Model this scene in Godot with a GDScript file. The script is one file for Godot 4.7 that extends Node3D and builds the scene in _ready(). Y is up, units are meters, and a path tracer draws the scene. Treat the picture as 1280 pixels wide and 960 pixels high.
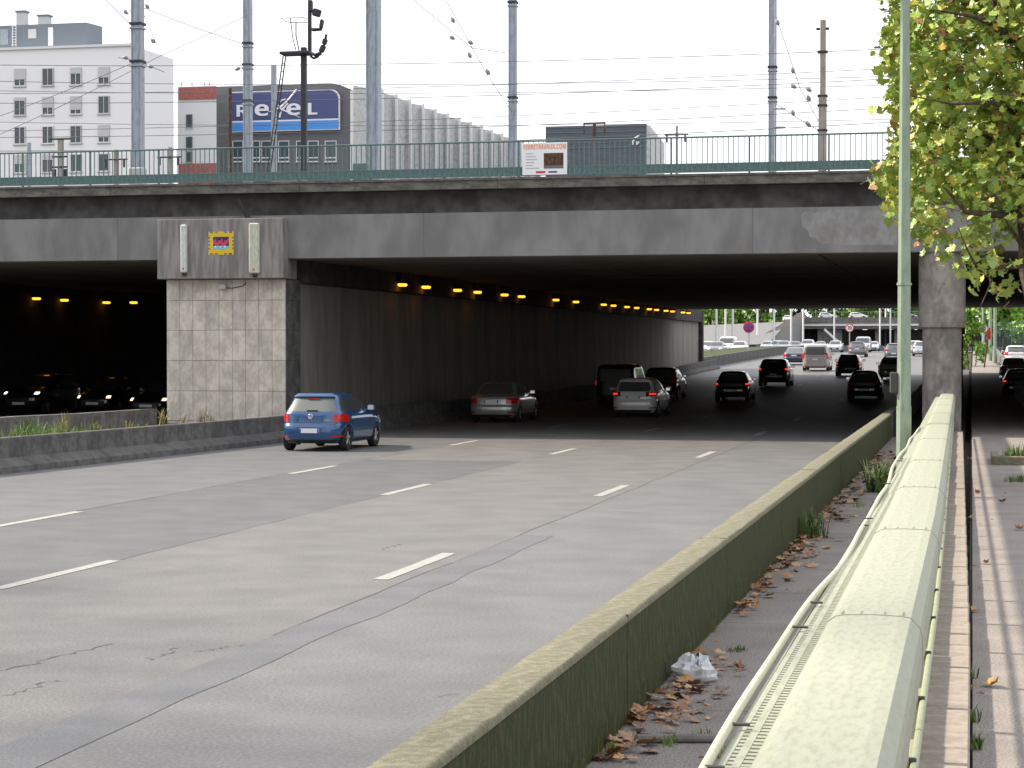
extends Node3D
# An urban motorway passing under a wide railway bridge, seen from the raised pavement beside it.
# The road runs along -Z. Pixel helpers give a direction only; distances come from the ground, a wall or a usual size.

const F := 2540.0        # focal length in pixels of the 1280 x 960 photograph
const EYE := 2.5
const BZ := -58.0        # near face of the bridge
const BF := -138.0       # far face of the bridge
var view := Basis(Vector3.UP, atan(575.0 / F)) * Basis(Vector3.RIGHT, -atan(40.0 / F))
var rng := RandomNumberGenerator.new()
var M := {}
var T := {}
var N := {}
var used := {}
var car_cache := {}

func ray(x: float, y: float) -> Vector3:
	return view * Vector3((x - 640.0) / F, -(y - 480.0) / F, -1.0)
func gp(x: float, y: float, h := 0.0) -> Vector3:      # where a pixel's ray meets height h
	var d := ray(x, y)
	return Vector3(0, EYE, 0) + d * ((h - EYE) / d.y)
func pz(x: float, y: float, z: float) -> Vector3:      # where it meets the plane at z
	var d := ray(x, y)
	return Vector3(0, EYE, 0) + d * (z / d.z)
func hz(z: float) -> float:                            # the road climbs gently behind the bridge
	var k := [[-90.0, 0.0], [-105.0, 0.17], [-119.0, 0.46], [-140.0, 1.0], [-165.0, 1.45], [-210.0, 2.15], [-240.0, 2.42], [-300.0, 2.62], [-1200.0, 2.7]]
	if z >= -90.0: return 0.0
	for q in k.size() - 1:
		if z >= k[q + 1][0]:
			return lerpf(k[q][1], k[q + 1][1], (z - k[q][0]) / (k[q + 1][0] - k[q][0]))
	return 2.7
func bend(z: float) -> float:                          # far away the road swings to the right
	return 0.0 if z > -215.0 else 0.00075 * minf(z + 215.0, 0.0) * minf(z + 215.0, 0.0)
func soffit(z: float) -> float:
	return 5.3 + 0.14 * clampf((z - BZ) / (BF - BZ), 0.0, 1.0)

class Mb:
	var v := PackedVector3Array()
	var n := PackedVector3Array()
	var i := PackedInt32Array()
	var uv := PackedVector2Array()
	func tri(a: Vector3, b: Vector3, c: Vector3) -> void:
		var nn := (b - a).cross(c - a)
		if nn.length_squared() < 1e-16: return
		nn = nn.normalized()
		var k := v.size()
		v.append_array([a, b, c]); n.append_array([nn, nn, nn]); i.append_array([k, k + 2, k + 1])
	func quad(a: Vector3, b: Vector3, c: Vector3, d: Vector3) -> void:   # counter-clockwise from outside
		var nn := (b - a).cross(c - a)
		if nn.length_squared() < 1e-16: nn = (c - a).cross(d - a)
		if nn.length_squared() < 1e-16: return
		nn = nn.normalized()
		var k := v.size()
		v.append_array([a, b, c, d]); n.append_array([nn, nn, nn, nn]); i.append_array([k, k + 2, k + 1, k, k + 3, k + 2])
	func poly(p: Array, inside: Vector3) -> void:                        # convex face turned away from a point inside
		var m := Vector3.ZERO
		for q in p: m += q
		m /= p.size()
		var nn: Vector3 = (p[1] - p[0]).cross(p[2] - p[0])
		if nn.dot(m - inside) < 0: p.reverse()
		if p.size() == 4: quad(p[0], p[1], p[2], p[3])
		else:
			for q in range(1, p.size() - 1): tri(p[0], p[q], p[q + 1])
	func hexa(p: Array) -> void:                                         # four bottom corners, then the four above them
		var m := Vector3.ZERO
		for q in p: m += q
		m /= 8.0
		poly([p[0], p[1], p[2], p[3]], m); poly([p[4], p[5], p[6], p[7]], m)
		for k in 4: poly([p[k], p[(k + 1) % 4], p[4 + (k + 1) % 4], p[4 + k]], m)
	func box(c: Vector3, s: Vector3, b := Basis()) -> void:
		var h := s / 2.0
		var p := []
		for y in [-h.y, h.y]:
			for q in [[-1, -1], [1, -1], [1, 1], [-1, 1]]: p.append(c + b * Vector3(q[0] * h.x, y, q[1] * h.z))
		hexa(p)
	func cbox(c: Vector3, s: Vector3, ch: float, b := Basis()) -> void:  # box with chamfered edges
		var h := s / 2.0
		ch = minf(ch, minf(h.x, minf(h.y, h.z)) * 0.9)
		for a in 3:
			var u := (a + 1) % 3
			var w := (a + 2) % 3
			for s1 in [-1, 1]:
				var f := []
				for q in [[-1, -1], [1, -1], [1, 1], [-1, 1]]:
					var t := Vector3.ZERO
					t[a] = s1 * h[a]; t[u] = q[0] * (h[u] - ch); t[w] = q[1] * (h[w] - ch)
					f.append(c + b * t)
				poly(f, c)
				for s2 in [-1, 1]:                                       # the edge between faces a and u
					var e := []
					for q in [[0, -1], [0, 1], [1, 1], [1, -1]]:
						var t2 := Vector3.ZERO
						t2[a] = s1 * (h[a] - (ch if q[0] == 1 else 0.0)); t2[u] = s2 * (h[u] - (0.0 if q[0] == 1 else ch)); t2[w] = q[1] * (h[w] - ch)
						e.append(c + b * t2)
					poly(e, c)
		for sx in [-1, 1]:
			for sy in [-1, 1]:
				for sz in [-1, 1]:
					poly([c + b * Vector3(sx * h.x, sy * (h.y - ch), sz * (h.z - ch)), c + b * Vector3(sx * (h.x - ch), sy * h.y, sz * (h.z - ch)), c + b * Vector3(sx * (h.x - ch), sy * (h.y - ch), sz * h.z)], c)
	func grid(rows: Array, flip := false, closed := false) -> void:      # smooth surface through rows of points
		var w: int = rows[0].size()
		var k := v.size()
		var nn := []
		nn.resize(rows.size() * w); nn.fill(Vector3.ZERO)
		var f := []
		for r in rows.size() - 1:
			for q in (w if closed else w - 1):
				var a := r * w + q
				var b := r * w + (q + 1) % w
				var c := (r + 1) * w + (q + 1) % w
				var d := (r + 1) * w + q
				var m: Vector3 = (rows[r + 1][(q + 1) % w] - rows[r][q]).cross(rows[r + 1][q] - rows[r][(q + 1) % w])
				if flip: m = -m
				for t in [a, b, c, d]: nn[t] += m
				f.append_array([a, d, c, a, c, b] if flip else [a, b, c, a, c, d])
		for r in rows: v.append_array(r)
		for m in nn: n.append(m.normalized() if m.length_squared() > 1e-20 else Vector3.UP)
		for t in range(0, f.size(), 3): i.append_array([k + f[t], k + f[t + 2], k + f[t + 1]])
	func tube(p: Array, rad, seg := 8, cap := true) -> void:
		var rows := []
		for k in p.size():
			var d: Vector3 = (p[mini(k + 1, p.size() - 1)] - p[maxi(k - 1, 0)]).normalized()
			var u := d.cross(Vector3.UP if absf(d.y) < 0.9 else Vector3.RIGHT).normalized()
			var w := d.cross(u)
			var r: float = rad[k] if rad is Array else rad
			var row := PackedVector3Array()
			for q in seg: row.append(p[k] + (u * cos(TAU * q / seg) + w * sin(TAU * q / seg)) * r)
			rows.append(row)
		grid(rows, false, true)
		if cap:
			var inner: Vector3 = (p[0] + p[-1]) / 2.0
			poly(Array(rows[0]), inner); poly(Array(rows[-1]), inner)
	func lathe(prof: Array, seg := 24, at := Vector3.ZERO, b := Basis(), flat := false) -> void:  # [radius, height] about Y
		if flat:
			for k in prof.size() - 1:
				for q in seg:
					var a0 := TAU * q / seg
					var a1 := TAU * (q + 1) / seg
					var pp := []
					for t in [[k, a0], [k, a1], [k + 1, a1], [k + 1, a0]]: pp.append(at + b * Vector3(cos(t[1]) * prof[t[0]][0], prof[t[0]][1], sin(t[1]) * prof[t[0]][0]))
					quad(pp[3], pp[2], pp[1], pp[0])
			return
		var rows := []
		for q in prof:
			var row := PackedVector3Array()
			for t in seg: row.append(at + b * Vector3(cos(TAU * t / seg) * q[0], q[1], sin(TAU * t / seg) * q[0]))
			rows.append(row)
		grid(rows, true, true)
	func sweep(sec: Array, path: Array, caps := true) -> void:           # closed section (x right, y up) carried along a path
		var rows := []
		for k in path.size():
			var d: Vector3 = path[mini(k + 1, path.size() - 1)] - path[maxi(k - 1, 0)]
			d.y = 0; d = d.normalized()
			var right := d.cross(Vector3.UP)
			var row := []
			for s in sec: row.append(path[k] + right * s.x + Vector3.UP * s.y)
			rows.append(row)
		for k in path.size() - 1:
			for q in sec.size():
				var e := (q + 1) % sec.size()
				quad(rows[k][q], rows[k + 1][q], rows[k + 1][e], rows[k][e])
		if caps:
			var idx := Geometry2D.triangulate_polygon(PackedVector2Array(sec))
			for q in range(0, idx.size(), 3):
				tri(rows[0][idx[q]], rows[0][idx[q + 1]], rows[0][idx[q + 2]])
				tri(rows[-1][idx[q + 2]], rows[-1][idx[q + 1]], rows[-1][idx[q]])
	func mesh() -> ArrayMesh:
		var a := []
		a.resize(Mesh.ARRAY_MAX)
		a[Mesh.ARRAY_VERTEX] = v; a[Mesh.ARRAY_NORMAL] = n; a[Mesh.ARRAY_INDEX] = i
		if uv.size() == v.size() and uv.size() > 0: a[Mesh.ARRAY_TEX_UV] = uv
		var m := ArrayMesh.new()
		m.add_surface_from_arrays(Mesh.PRIMITIVE_TRIANGLES, a)
		return m

# ---------- scene tree helpers
func numbered(called: String) -> String:
	used[called] = used.get(called, -1) + 1
	return called if used[called] == 0 else "%s_%03d" % [called, used[called]]
func tag(o: Node, label: String, category: String, group := "") -> void:
	o.set_meta("label", label); o.set_meta("category", category)
	if group != "": o.set_meta("group", group)
func thing(called: String, label: String, category: String, at := Vector3.ZERO, group := "") -> Node3D:
	var o := Node3D.new()
	o.name = numbered(called); add_child(o); o.position = at
	tag(o, label, category, group)
	return o
func part(parent: Node, called: String, mesh: Mesh, m: Material, at := Vector3.ZERO, b := Basis()) -> MeshInstance3D:
	var o := MeshInstance3D.new()
	o.name = called; o.mesh = mesh; o.material_override = m; o.transform = Transform3D(b, at)
	parent.add_child(o, true)
	return o
func one(called: String, mesh: Mesh, m: Material, label: String, category: String, at := Vector3.ZERO, group := "") -> MeshInstance3D:
	var o := part(self, numbered(called), mesh, m, at)
	tag(o, label, category, group)
	return o
func struct(called: String, mesh: Mesh, m: Material, parent: Node = null) -> MeshInstance3D:
	var o := part(self if parent == null else parent, numbered(called) if parent == null else called, mesh, m)
	if parent == null: o.set_meta("kind", "structure")
	return o
func boxm(s: Vector3, ch := 0.0) -> ArrayMesh:
	var key := "b%s%s" % [s, ch]
	if not N.has(key):
		var b := Mb.new()
		if ch > 0: b.cbox(Vector3.ZERO, s, ch)
		else: b.box(Vector3.ZERO, s)
		N[key] = b.mesh()
	return N[key]
func bar(a: Vector3, c: Vector3, r: float, seg := 6) -> ArrayMesh:
	var b := Mb.new()
	b.tube([a, c], r, seg)
	return b.mesh()
func fit(o: Node3D, s: Vector3, at: Vector3) -> void:
	o.position = at; o.scale = s

# ---------- procedural textures and materials
func noise_image(seed_: int, freq: float, size: int, oct := 4, kind := FastNoiseLite.TYPE_SIMPLEX_SMOOTH) -> PackedByteArray:
	var f := FastNoiseLite.new()
	f.seed = seed_; f.frequency = freq; f.noise_type = kind; f.fractal_octaves = oct
	var im := f.get_seamless_image(size, size)
	im.convert(Image.FORMAT_L8)
	return im.get_data()
func tex(key: String, a: PackedByteArray, b: PackedByteArray, share: float, c0: Color, c1: Color, lo := 0.25, hi := 0.75, normal := 0.0) -> void:
	# grey value from two noises, spread between lo and hi, then run from colour c0 to c1 (sRGB)
	var s := int(sqrt(float(a.size())))
	var d := PackedByteArray()
	d.resize(s * s * 3)
	var g := PackedByteArray()
	g.resize(s * s)
	for k in s * s:
		var t := clampf(((a[k] * (1.0 - share) + b[k] * share) / 255.0 - lo) / (hi - lo), 0.0, 1.0)
		g[k] = int(t * 255.0)
		d[k * 3] = int(lerpf(c0.r, c1.r, t) * 255.0); d[k * 3 + 1] = int(lerpf(c0.g, c1.g, t) * 255.0); d[k * 3 + 2] = int(lerpf(c0.b, c1.b, t) * 255.0)
	T[key] = ImageTexture.create_from_image(Image.create_from_data(s, s, false, Image.FORMAT_RGB8, d))
	if normal > 0.0:
		var h := Image.create_from_data(s, s, false, Image.FORMAT_L8, g)
		h.convert(Image.FORMAT_RGBA8)
		h.bump_map_to_normal_map(normal)
		T[key + "_n"] = ImageTexture.create_from_image(h)
func mat(key: String, lin: Color, rough := 0.8, t := "", scale := Vector3.ONE, metal := 0.0, in_world := true) -> StandardMaterial3D:
	var m := StandardMaterial3D.new()
	m.resource_name = key
	m.albedo_color = lin.linear_to_srgb()
	m.roughness = rough; m.metallic = metal
	if t != "":
		m.albedo_texture = T[t]
		m.uv1_triplanar = true; m.uv1_world_triplanar = in_world
		m.uv1_scale = scale
		if T.has(t + "_n"):
			m.normal_enabled = true; m.normal_texture = T[t + "_n"]; m.normal_scale = 0.8
	M[key] = m
	return m
func glow(key: String, c: Color, energy: float) -> void:
	var m := mat(key, c * 0.4, 0.4)
	m.emission_enabled = true; m.emission = c.linear_to_srgb(); m.emission_energy_multiplier = energy

func materials() -> void:
	var fine := noise_image(3, 0.22, 512, 2)
	var mid := noise_image(5, 0.03, 512, 5)
	var big := noise_image(8, 0.008, 512, 6)
	var cell := noise_image(11, 0.12, 512, 2, FastNoiseLite.TYPE_CELLULAR)
	var g := func(x: float) -> Color: return Color(x, x, x)
	var fine1 := noise_image(13, 0.3, 1024, 2)
	var big1 := noise_image(18, 0.006, 1024, 5)
	tex("asphalt", fine1, big1, 0.22, g.call(0.7), g.call(1.0), 0.3, 0.7, 0.6)
	tex("coarse", cell, fine, 0.5, Color(0.5, 0.48, 0.45), g.call(1.0), 0.2, 0.62, 3.0)
	tex("concrete", mid, big, 0.6, Color(0.86, 0.855, 0.85), g.call(1.0), 0.28, 0.68, 0.8)
	tex("streak", mid, big, 0.4, Color(0.8, 0.797, 0.79), g.call(1.0), 0.3, 0.66)
	tex("soot", mid, big, 0.55, Color(0.72, 0.71, 0.7), Color(1, 0.99, 0.97), 0.3, 0.68, 0.8)
	tex("moss", mid, fine, 0.5, Color(0.74, 0.74, 0.64), Color(1.0, 0.99, 0.96), 0.3, 0.7, 2.0)
	tex("mossdark", mid, fine, 0.35, Color(0.62, 0.72, 0.45), Color(1.0, 0.95, 0.8), 0.35, 0.68, 2.0)
	tex("paint", mid, fine, 0.4, Color(0.9, 0.885, 0.83), g.call(1.0), 0.2, 0.55)
	tex("soil", fine, mid, 0.6, Color(0.55, 0.5, 0.45), g.call(1.0), 0.3, 0.7, 3.0)
	tex("bark", mid, big, 0.3, Color(0.5, 0.45, 0.4), Color(1, 0.97, 0.88), 0.35, 0.6, 3.0)
	tex("worn", fine, mid, 0.6, g.call(0.86), g.call(1.0), 0.3, 0.6)
	var s4 := Vector3(0.11, 0.11, 0.11)
	mat("lane_right", Color(0.182, 0.179, 0.177), 0.55, "asphalt", s4)
	mat("lane_middle", Color(0.192, 0.185, 0.176), 0.55, "asphalt", Vector3(0.12, 0.12, 0.12))
	mat("lane_new", Color(0.138, 0.138, 0.142), 0.55, "asphalt", Vector3(0.13, 0.13, 0.13))
	mat("lane_left", Color(0.165, 0.164, 0.164), 0.55, "asphalt", Vector3(0.115, 0.115, 0.115))
	mat("road_far", Color(0.2, 0.195, 0.19), 0.55, "asphalt", s4)
	mat("tar", Color(0.11, 0.107, 0.103), 0.75)
	mat("sealed", Color(0.158, 0.16, 0.166), 0.55, "asphalt", Vector3(0.14, 0.14, 0.14))
	mat("line", Color(0.37, 0.36, 0.335), 0.6, "worn", Vector3(0.7, 0.7, 0.7))
	mat("ground", Color(0.1, 0.1, 0.08), 0.95, "soil", Vector3(0.2, 0.2, 0.2))
	mat("grass", Color(0.07, 0.11, 0.03), 0.95, "soil", Vector3(0.3, 0.3, 0.3))
	mat("pavement", Color(0.34, 0.302, 0.275), 0.88, "asphalt", Vector3(0.16, 0.16, 0.16))
	mat("strip", Color(0.3, 0.267, 0.25), 0.9, "asphalt", Vector3(0.15, 0.15, 0.15))
	mat("kerb", Color(0.33, 0.285, 0.245), 0.85, "concrete", Vector3(0.9, 0.9, 0.9))
	mat("girder", Color(0.225, 0.222, 0.22), 0.85, "concrete", Vector3(0.1, 0.05, 0.1))
	mat("girder_b", Color(0.218, 0.216, 0.214), 0.85, "concrete", Vector3(0.12, 0.06, 0.12))
	mat("girder_pale", Color(0.27, 0.267, 0.262), 0.85, "concrete", Vector3(0.3, 0.2, 0.3))
	mat("fascia", Color(0.14, 0.138, 0.14), 0.9, "soot", Vector3(0.12, 0.12, 0.12))
	mat("cornice", Color(0.17, 0.165, 0.15), 0.9, "soot", Vector3(0.3, 0.6, 0.3))
	mat("soffit", Color(0.2, 0.165, 0.135), 0.9, "soot", Vector3(0.08, 0.2, 0.9))
	mat("sooty", Color(0.045, 0.044, 0.045), 0.92, "soot", Vector3(0.2, 0.2, 0.2))  # sooty concrete, darkened further so its colour carries the deep tunnel shade
	mat("wall", Color(0.25, 0.237, 0.21), 0.9, "concrete", Vector3(0.2, 0.03, 0.2))
	mat("cap", Color(0.27, 0.25, 0.24), 0.85, "streak", Vector3(0.35, 0.05, 0.35))
	for q in [["tile_a", Color(0.56, 0.51, 0.45)], ["tile_b", Color(0.51, 0.47, 0.42)], ["tile_c", Color(0.6, 0.545, 0.475)]]:
		mat(q[0], q[1], 0.8, "concrete", Vector3(0.45, 0.3, 0.45))
	mat("joint", Color(0.09, 0.085, 0.08), 0.95)
	mat("column", Color(0.3, 0.28, 0.262), 0.88, "soot", Vector3(0.35, 0.2, 0.35))
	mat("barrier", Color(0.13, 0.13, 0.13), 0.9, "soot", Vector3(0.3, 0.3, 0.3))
	mat("barrier_pale", Color(0.2, 0.197, 0.19), 0.9, "soot", Vector3(0.3, 0.3, 0.3))
	mat("wall_top", Color(0.235, 0.225, 0.18), 0.95, "moss", Vector3(0.7, 0.7, 0.7))
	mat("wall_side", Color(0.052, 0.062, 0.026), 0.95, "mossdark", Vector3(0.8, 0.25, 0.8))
	mat("parapet", Color(0.33, 0.345, 0.27), 0.68, "paint", Vector3(1.7, 1.7, 0.45))
	mat("rail_paint", Color(0.36, 0.39, 0.27), 0.5, "paint", Vector3(0.9, 0.9, 0.9))
	mat("hose", Color(0.55, 0.54, 0.4), 0.6, "worn", Vector3(2, 2, 2))
	mat("strap", Color(0.05, 0.05, 0.045), 0.7)
	mat("post_green", Color(0.27, 0.34, 0.25), 0.45, "worn", Vector3(0.6, 0.15, 0.6))
	mat("rail_green", Color(0.1, 0.175, 0.17), 0.5, "worn", Vector3(0.4, 0.4, 0.4))
	mat("rail_rust", Color(0.1, 0.07, 0.05), 0.9)
	mat("mast", Color(0.33, 0.37, 0.42), 0.5, "worn", Vector3(0.4, 0.1, 0.4), 0.2)
	mat("mast_dark", Color(0.025, 0.027, 0.035), 0.6)
	mat("mast_concrete", Color(0.34, 0.31, 0.28), 0.9, "concrete", Vector3(0.6, 0.2, 0.6))
	mat("rust", Color(0.17, 0.09, 0.055), 0.9, "soil", Vector3(1, 0.4, 1))
	mat("wire", Color(0.1, 0.1, 0.12), 0.6)
	mat("insulator", Color(0.25, 0.24, 0.3), 0.4)
	mat("ballast", Color(0.16, 0.14, 0.12), 0.95, "coarse", Vector3(0.6, 0.6, 0.6))
	mat("facade_white", Color(0.85, 0.845, 0.86), 0.9)
	mat("facade_side", Color(0.75, 0.72, 0.71), 0.9, "concrete", Vector3(0.05, 0.05, 0.05))
	mat("penthouse", Color(0.16, 0.19, 0.22), 0.8)
	mat("facade_pale", Color(0.72, 0.74, 0.74), 0.9)
	mat("facade_red", Color(0.4, 0.14, 0.115), 0.9, "worn", Vector3(0.15, 0.15, 0.15))
	mat("facade_grey", Color(0.16, 0.163, 0.172), 0.75, "worn", Vector3(0.03, 0.9, 0.03))
	mat("facade_box", Color(0.1, 0.12, 0.14), 0.6, "worn", Vector3(0.02, 0.35, 0.02))
	mat("fin", Color(0.56, 0.57, 0.57), 0.7, "worn", Vector3(0.1, 0.1, 0.1))
	mat("frame_white", Color(0.72, 0.72, 0.72), 0.6)
	mat("frame_dark", Color(0.12, 0.13, 0.14), 0.6)
	mat("pane", Color(0.05, 0.075, 0.085), 0.12)
	mat("shutter", Color(0.55, 0.54, 0.54), 0.7)
	mat("sign_navy", Color(0.055, 0.07, 0.2), 0.35)
	mat("sign_blue", Color(0.06, 0.29, 0.75), 0.35)
	mat("sign_white", Color(0.78, 0.78, 0.8), 0.4)
	mat("sign_red", Color(0.5, 0.02, 0.025), 0.4)
	mat("sign_disc_blue", Color(0.03, 0.05, 0.3), 0.4)
	mat("orange_print", Color(0.75, 0.26, 0.04), 0.6)
	mat("black", Color(0.012, 0.012, 0.013), 0.6)
	mat("box_cream", Color(0.52, 0.54, 0.42), 0.6, "worn", Vector3(1, 0.3, 1))
	mat("box_white", Color(0.58, 0.62, 0.57), 0.6, "worn", Vector3(1, 0.3, 1))
	mat("box_grey", Color(0.4, 0.42, 0.42), 0.5)
	for q in [["tess_yellow", Color(0.72, 0.5, 0.02)], ["tess_navy", Color(0.03, 0.015, 0.1)], ["tess_pink", Color(0.6, 0.04, 0.16)], ["tess_cyan", Color(0.2, 0.5, 0.55)], ["tess_white", Color(0.75, 0.7, 0.72)]]:
		mat(q[0], q[1], 0.3)
	mat("tyre", Color(0.012, 0.012, 0.012), 0.85)
	mat("rim", Color(0.35, 0.36, 0.38), 0.35, "", Vector3.ONE, 0.7)
	mat("trim", Color(0.015, 0.015, 0.016), 0.55)
	var gl := mat("car_glass", Color(0.018, 0.022, 0.022), 0.04)
	gl.clearcoat_enabled = true
	var gr := mat("rear_glass", Color(0.07, 0.085, 0.08), 0.05)
	gr.clearcoat_enabled = true
	mat("chrome", Color(0.7, 0.7, 0.72), 0.15, "", Vector3.ONE, 1.0)
	mat("plate", Color(0.65, 0.66, 0.66), 0.5)
	mat("plate_blue", Color(0.03, 0.08, 0.4), 0.5)
	mat("tail_off", Color(0.45, 0.012, 0.012), 0.12)
	mat("tail_pale", Color(0.5, 0.3, 0.3), 0.15)
	mat("lamp_clear", Color(0.5, 0.52, 0.55), 0.08)
	mat("tail_dark", Color(0.07, 0.004, 0.004), 0.12)
	glow("tail_lit", Color(1.0, 0.045, 0.03), 0.55)
	glow("amber_lit", Color(1.0, 0.35, 0.03), 0.6)
	glow("head_lit", Color(0.85, 0.92, 1.0), 2.2)
	glow("head_warm", Color(1.0, 0.75, 0.45), 1.3)
	glow("sodium", Color(1.0, 0.4, 0.02), 1.5)
	for q in [["paint_blue", Color(0.012, 0.065, 0.18), 0.35], ["paint_silver", Color(0.34, 0.335, 0.33), 0.5], ["paint_white", Color(0.68, 0.68, 0.67), 0.0], ["paint_black", Color(0.008, 0.008, 0.009), 0.0], ["paint_grey", Color(0.13, 0.135, 0.145), 0.4],
			["paint_dark_blue", Color(0.02, 0.03, 0.06), 0.3], ["paint_taupe", Color(0.44, 0.41, 0.39), 0.2], ["paint_green", Color(0.42, 0.48, 0.36), 0.3], ["paint_red", Color(0.3, 0.02, 0.02), 0.2], ["paint_pale", Color(0.55, 0.6, 0.65), 0.3]]:
		var p := mat(q[0], q[1], 0.3, "", Vector3.ONE, q[2])
		p.clearcoat_enabled = true; p.clearcoat_roughness = 0.04
	mat("bag", Color(0.62, 0.66, 0.7), 0.4)
	mat("trunk", Color(0.11, 0.088, 0.066), 0.95, "bark", Vector3(1.2, 0.4, 1.2))
	mat("twig", Color(0.09, 0.07, 0.05), 0.95)
	for q in [["leaf", Color(1, 1, 1), 1.0], ["leaf_far", Color(1, 1, 1), 0.6]]:
		var l := mat(q[0], q[1], 0.4)
		l.vertex_color_use_as_albedo = true
		l.backlight = Color(1.0, 1.0, 0.65) * q[2]
		l.cull_mode = BaseMaterial3D.CULL_DISABLED
	for q in [["dead_a", Color(0.26, 0.11, 0.045)], ["dead_b", Color(0.34, 0.17, 0.07)], ["dead_c", Color(0.16, 0.075, 0.04)], ["dead_d", Color(0.45, 0.27, 0.1)], ["dead_green", Color(0.15, 0.2, 0.05)]]:
		mat(q[0], q[1], 0.85, "worn", Vector3(6, 6, 6)).cull_mode = BaseMaterial3D.CULL_DISABLED
	for q in [["blade", Color(0.085, 0.14, 0.03)], ["blade_dry", Color(0.28, 0.24, 0.1)], ["blade_pale", Color(0.16, 0.22, 0.055)], ["moss_blade", Color(0.17, 0.17, 0.05)], ["moss_blade_dark", Color(0.05, 0.07, 0.02)]]:
		var b := mat(q[0], q[1], 0.7)
		b.backlight = Color(0.5, 0.5, 0.3); b.cull_mode = BaseMaterial3D.CULL_DISABLED

# ---------- the setting
func sheet(called: String, x0: float, x1: float, z0: float, z1: float, y: float, m: Material, parent: Node = null, curved := true) -> MeshInstance3D:
	var b := Mb.new()
	var rows := []
	var z := z0
	while true:
		var o := bend(z) if curved else 0.0
		rows.append(PackedVector3Array([Vector3(x0 + o, y + hz(z), z), Vector3(lerpf(x0, x1, 0.5) + o, y + hz(z), z), Vector3(x1 + o, y + hz(z), z)]))
		if z <= z1: break
		z = maxf(z1, z - (6.0 if z < -84.0 else 20.0))
	b.grid(rows, true)
	return struct(called, b.mesh(), m, parent)

func wall_path(pts: Array, step := 8.0) -> Array:
	var out := []
	for k in pts.size() - 1:
		var a: Vector2 = pts[k]
		var c: Vector2 = pts[k + 1]
		var n := maxi(1, int(a.distance_to(c) / step))
		for q in n:
			var p := a.lerp(c, float(q) / n)
			out.append(Vector3(p.x + bend(p.y), hz(p.y), p.y))
	var e: Vector2 = pts[-1]
	out.append(Vector3(e.x + bend(e.y), hz(e.y), e.y))
	return out

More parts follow.
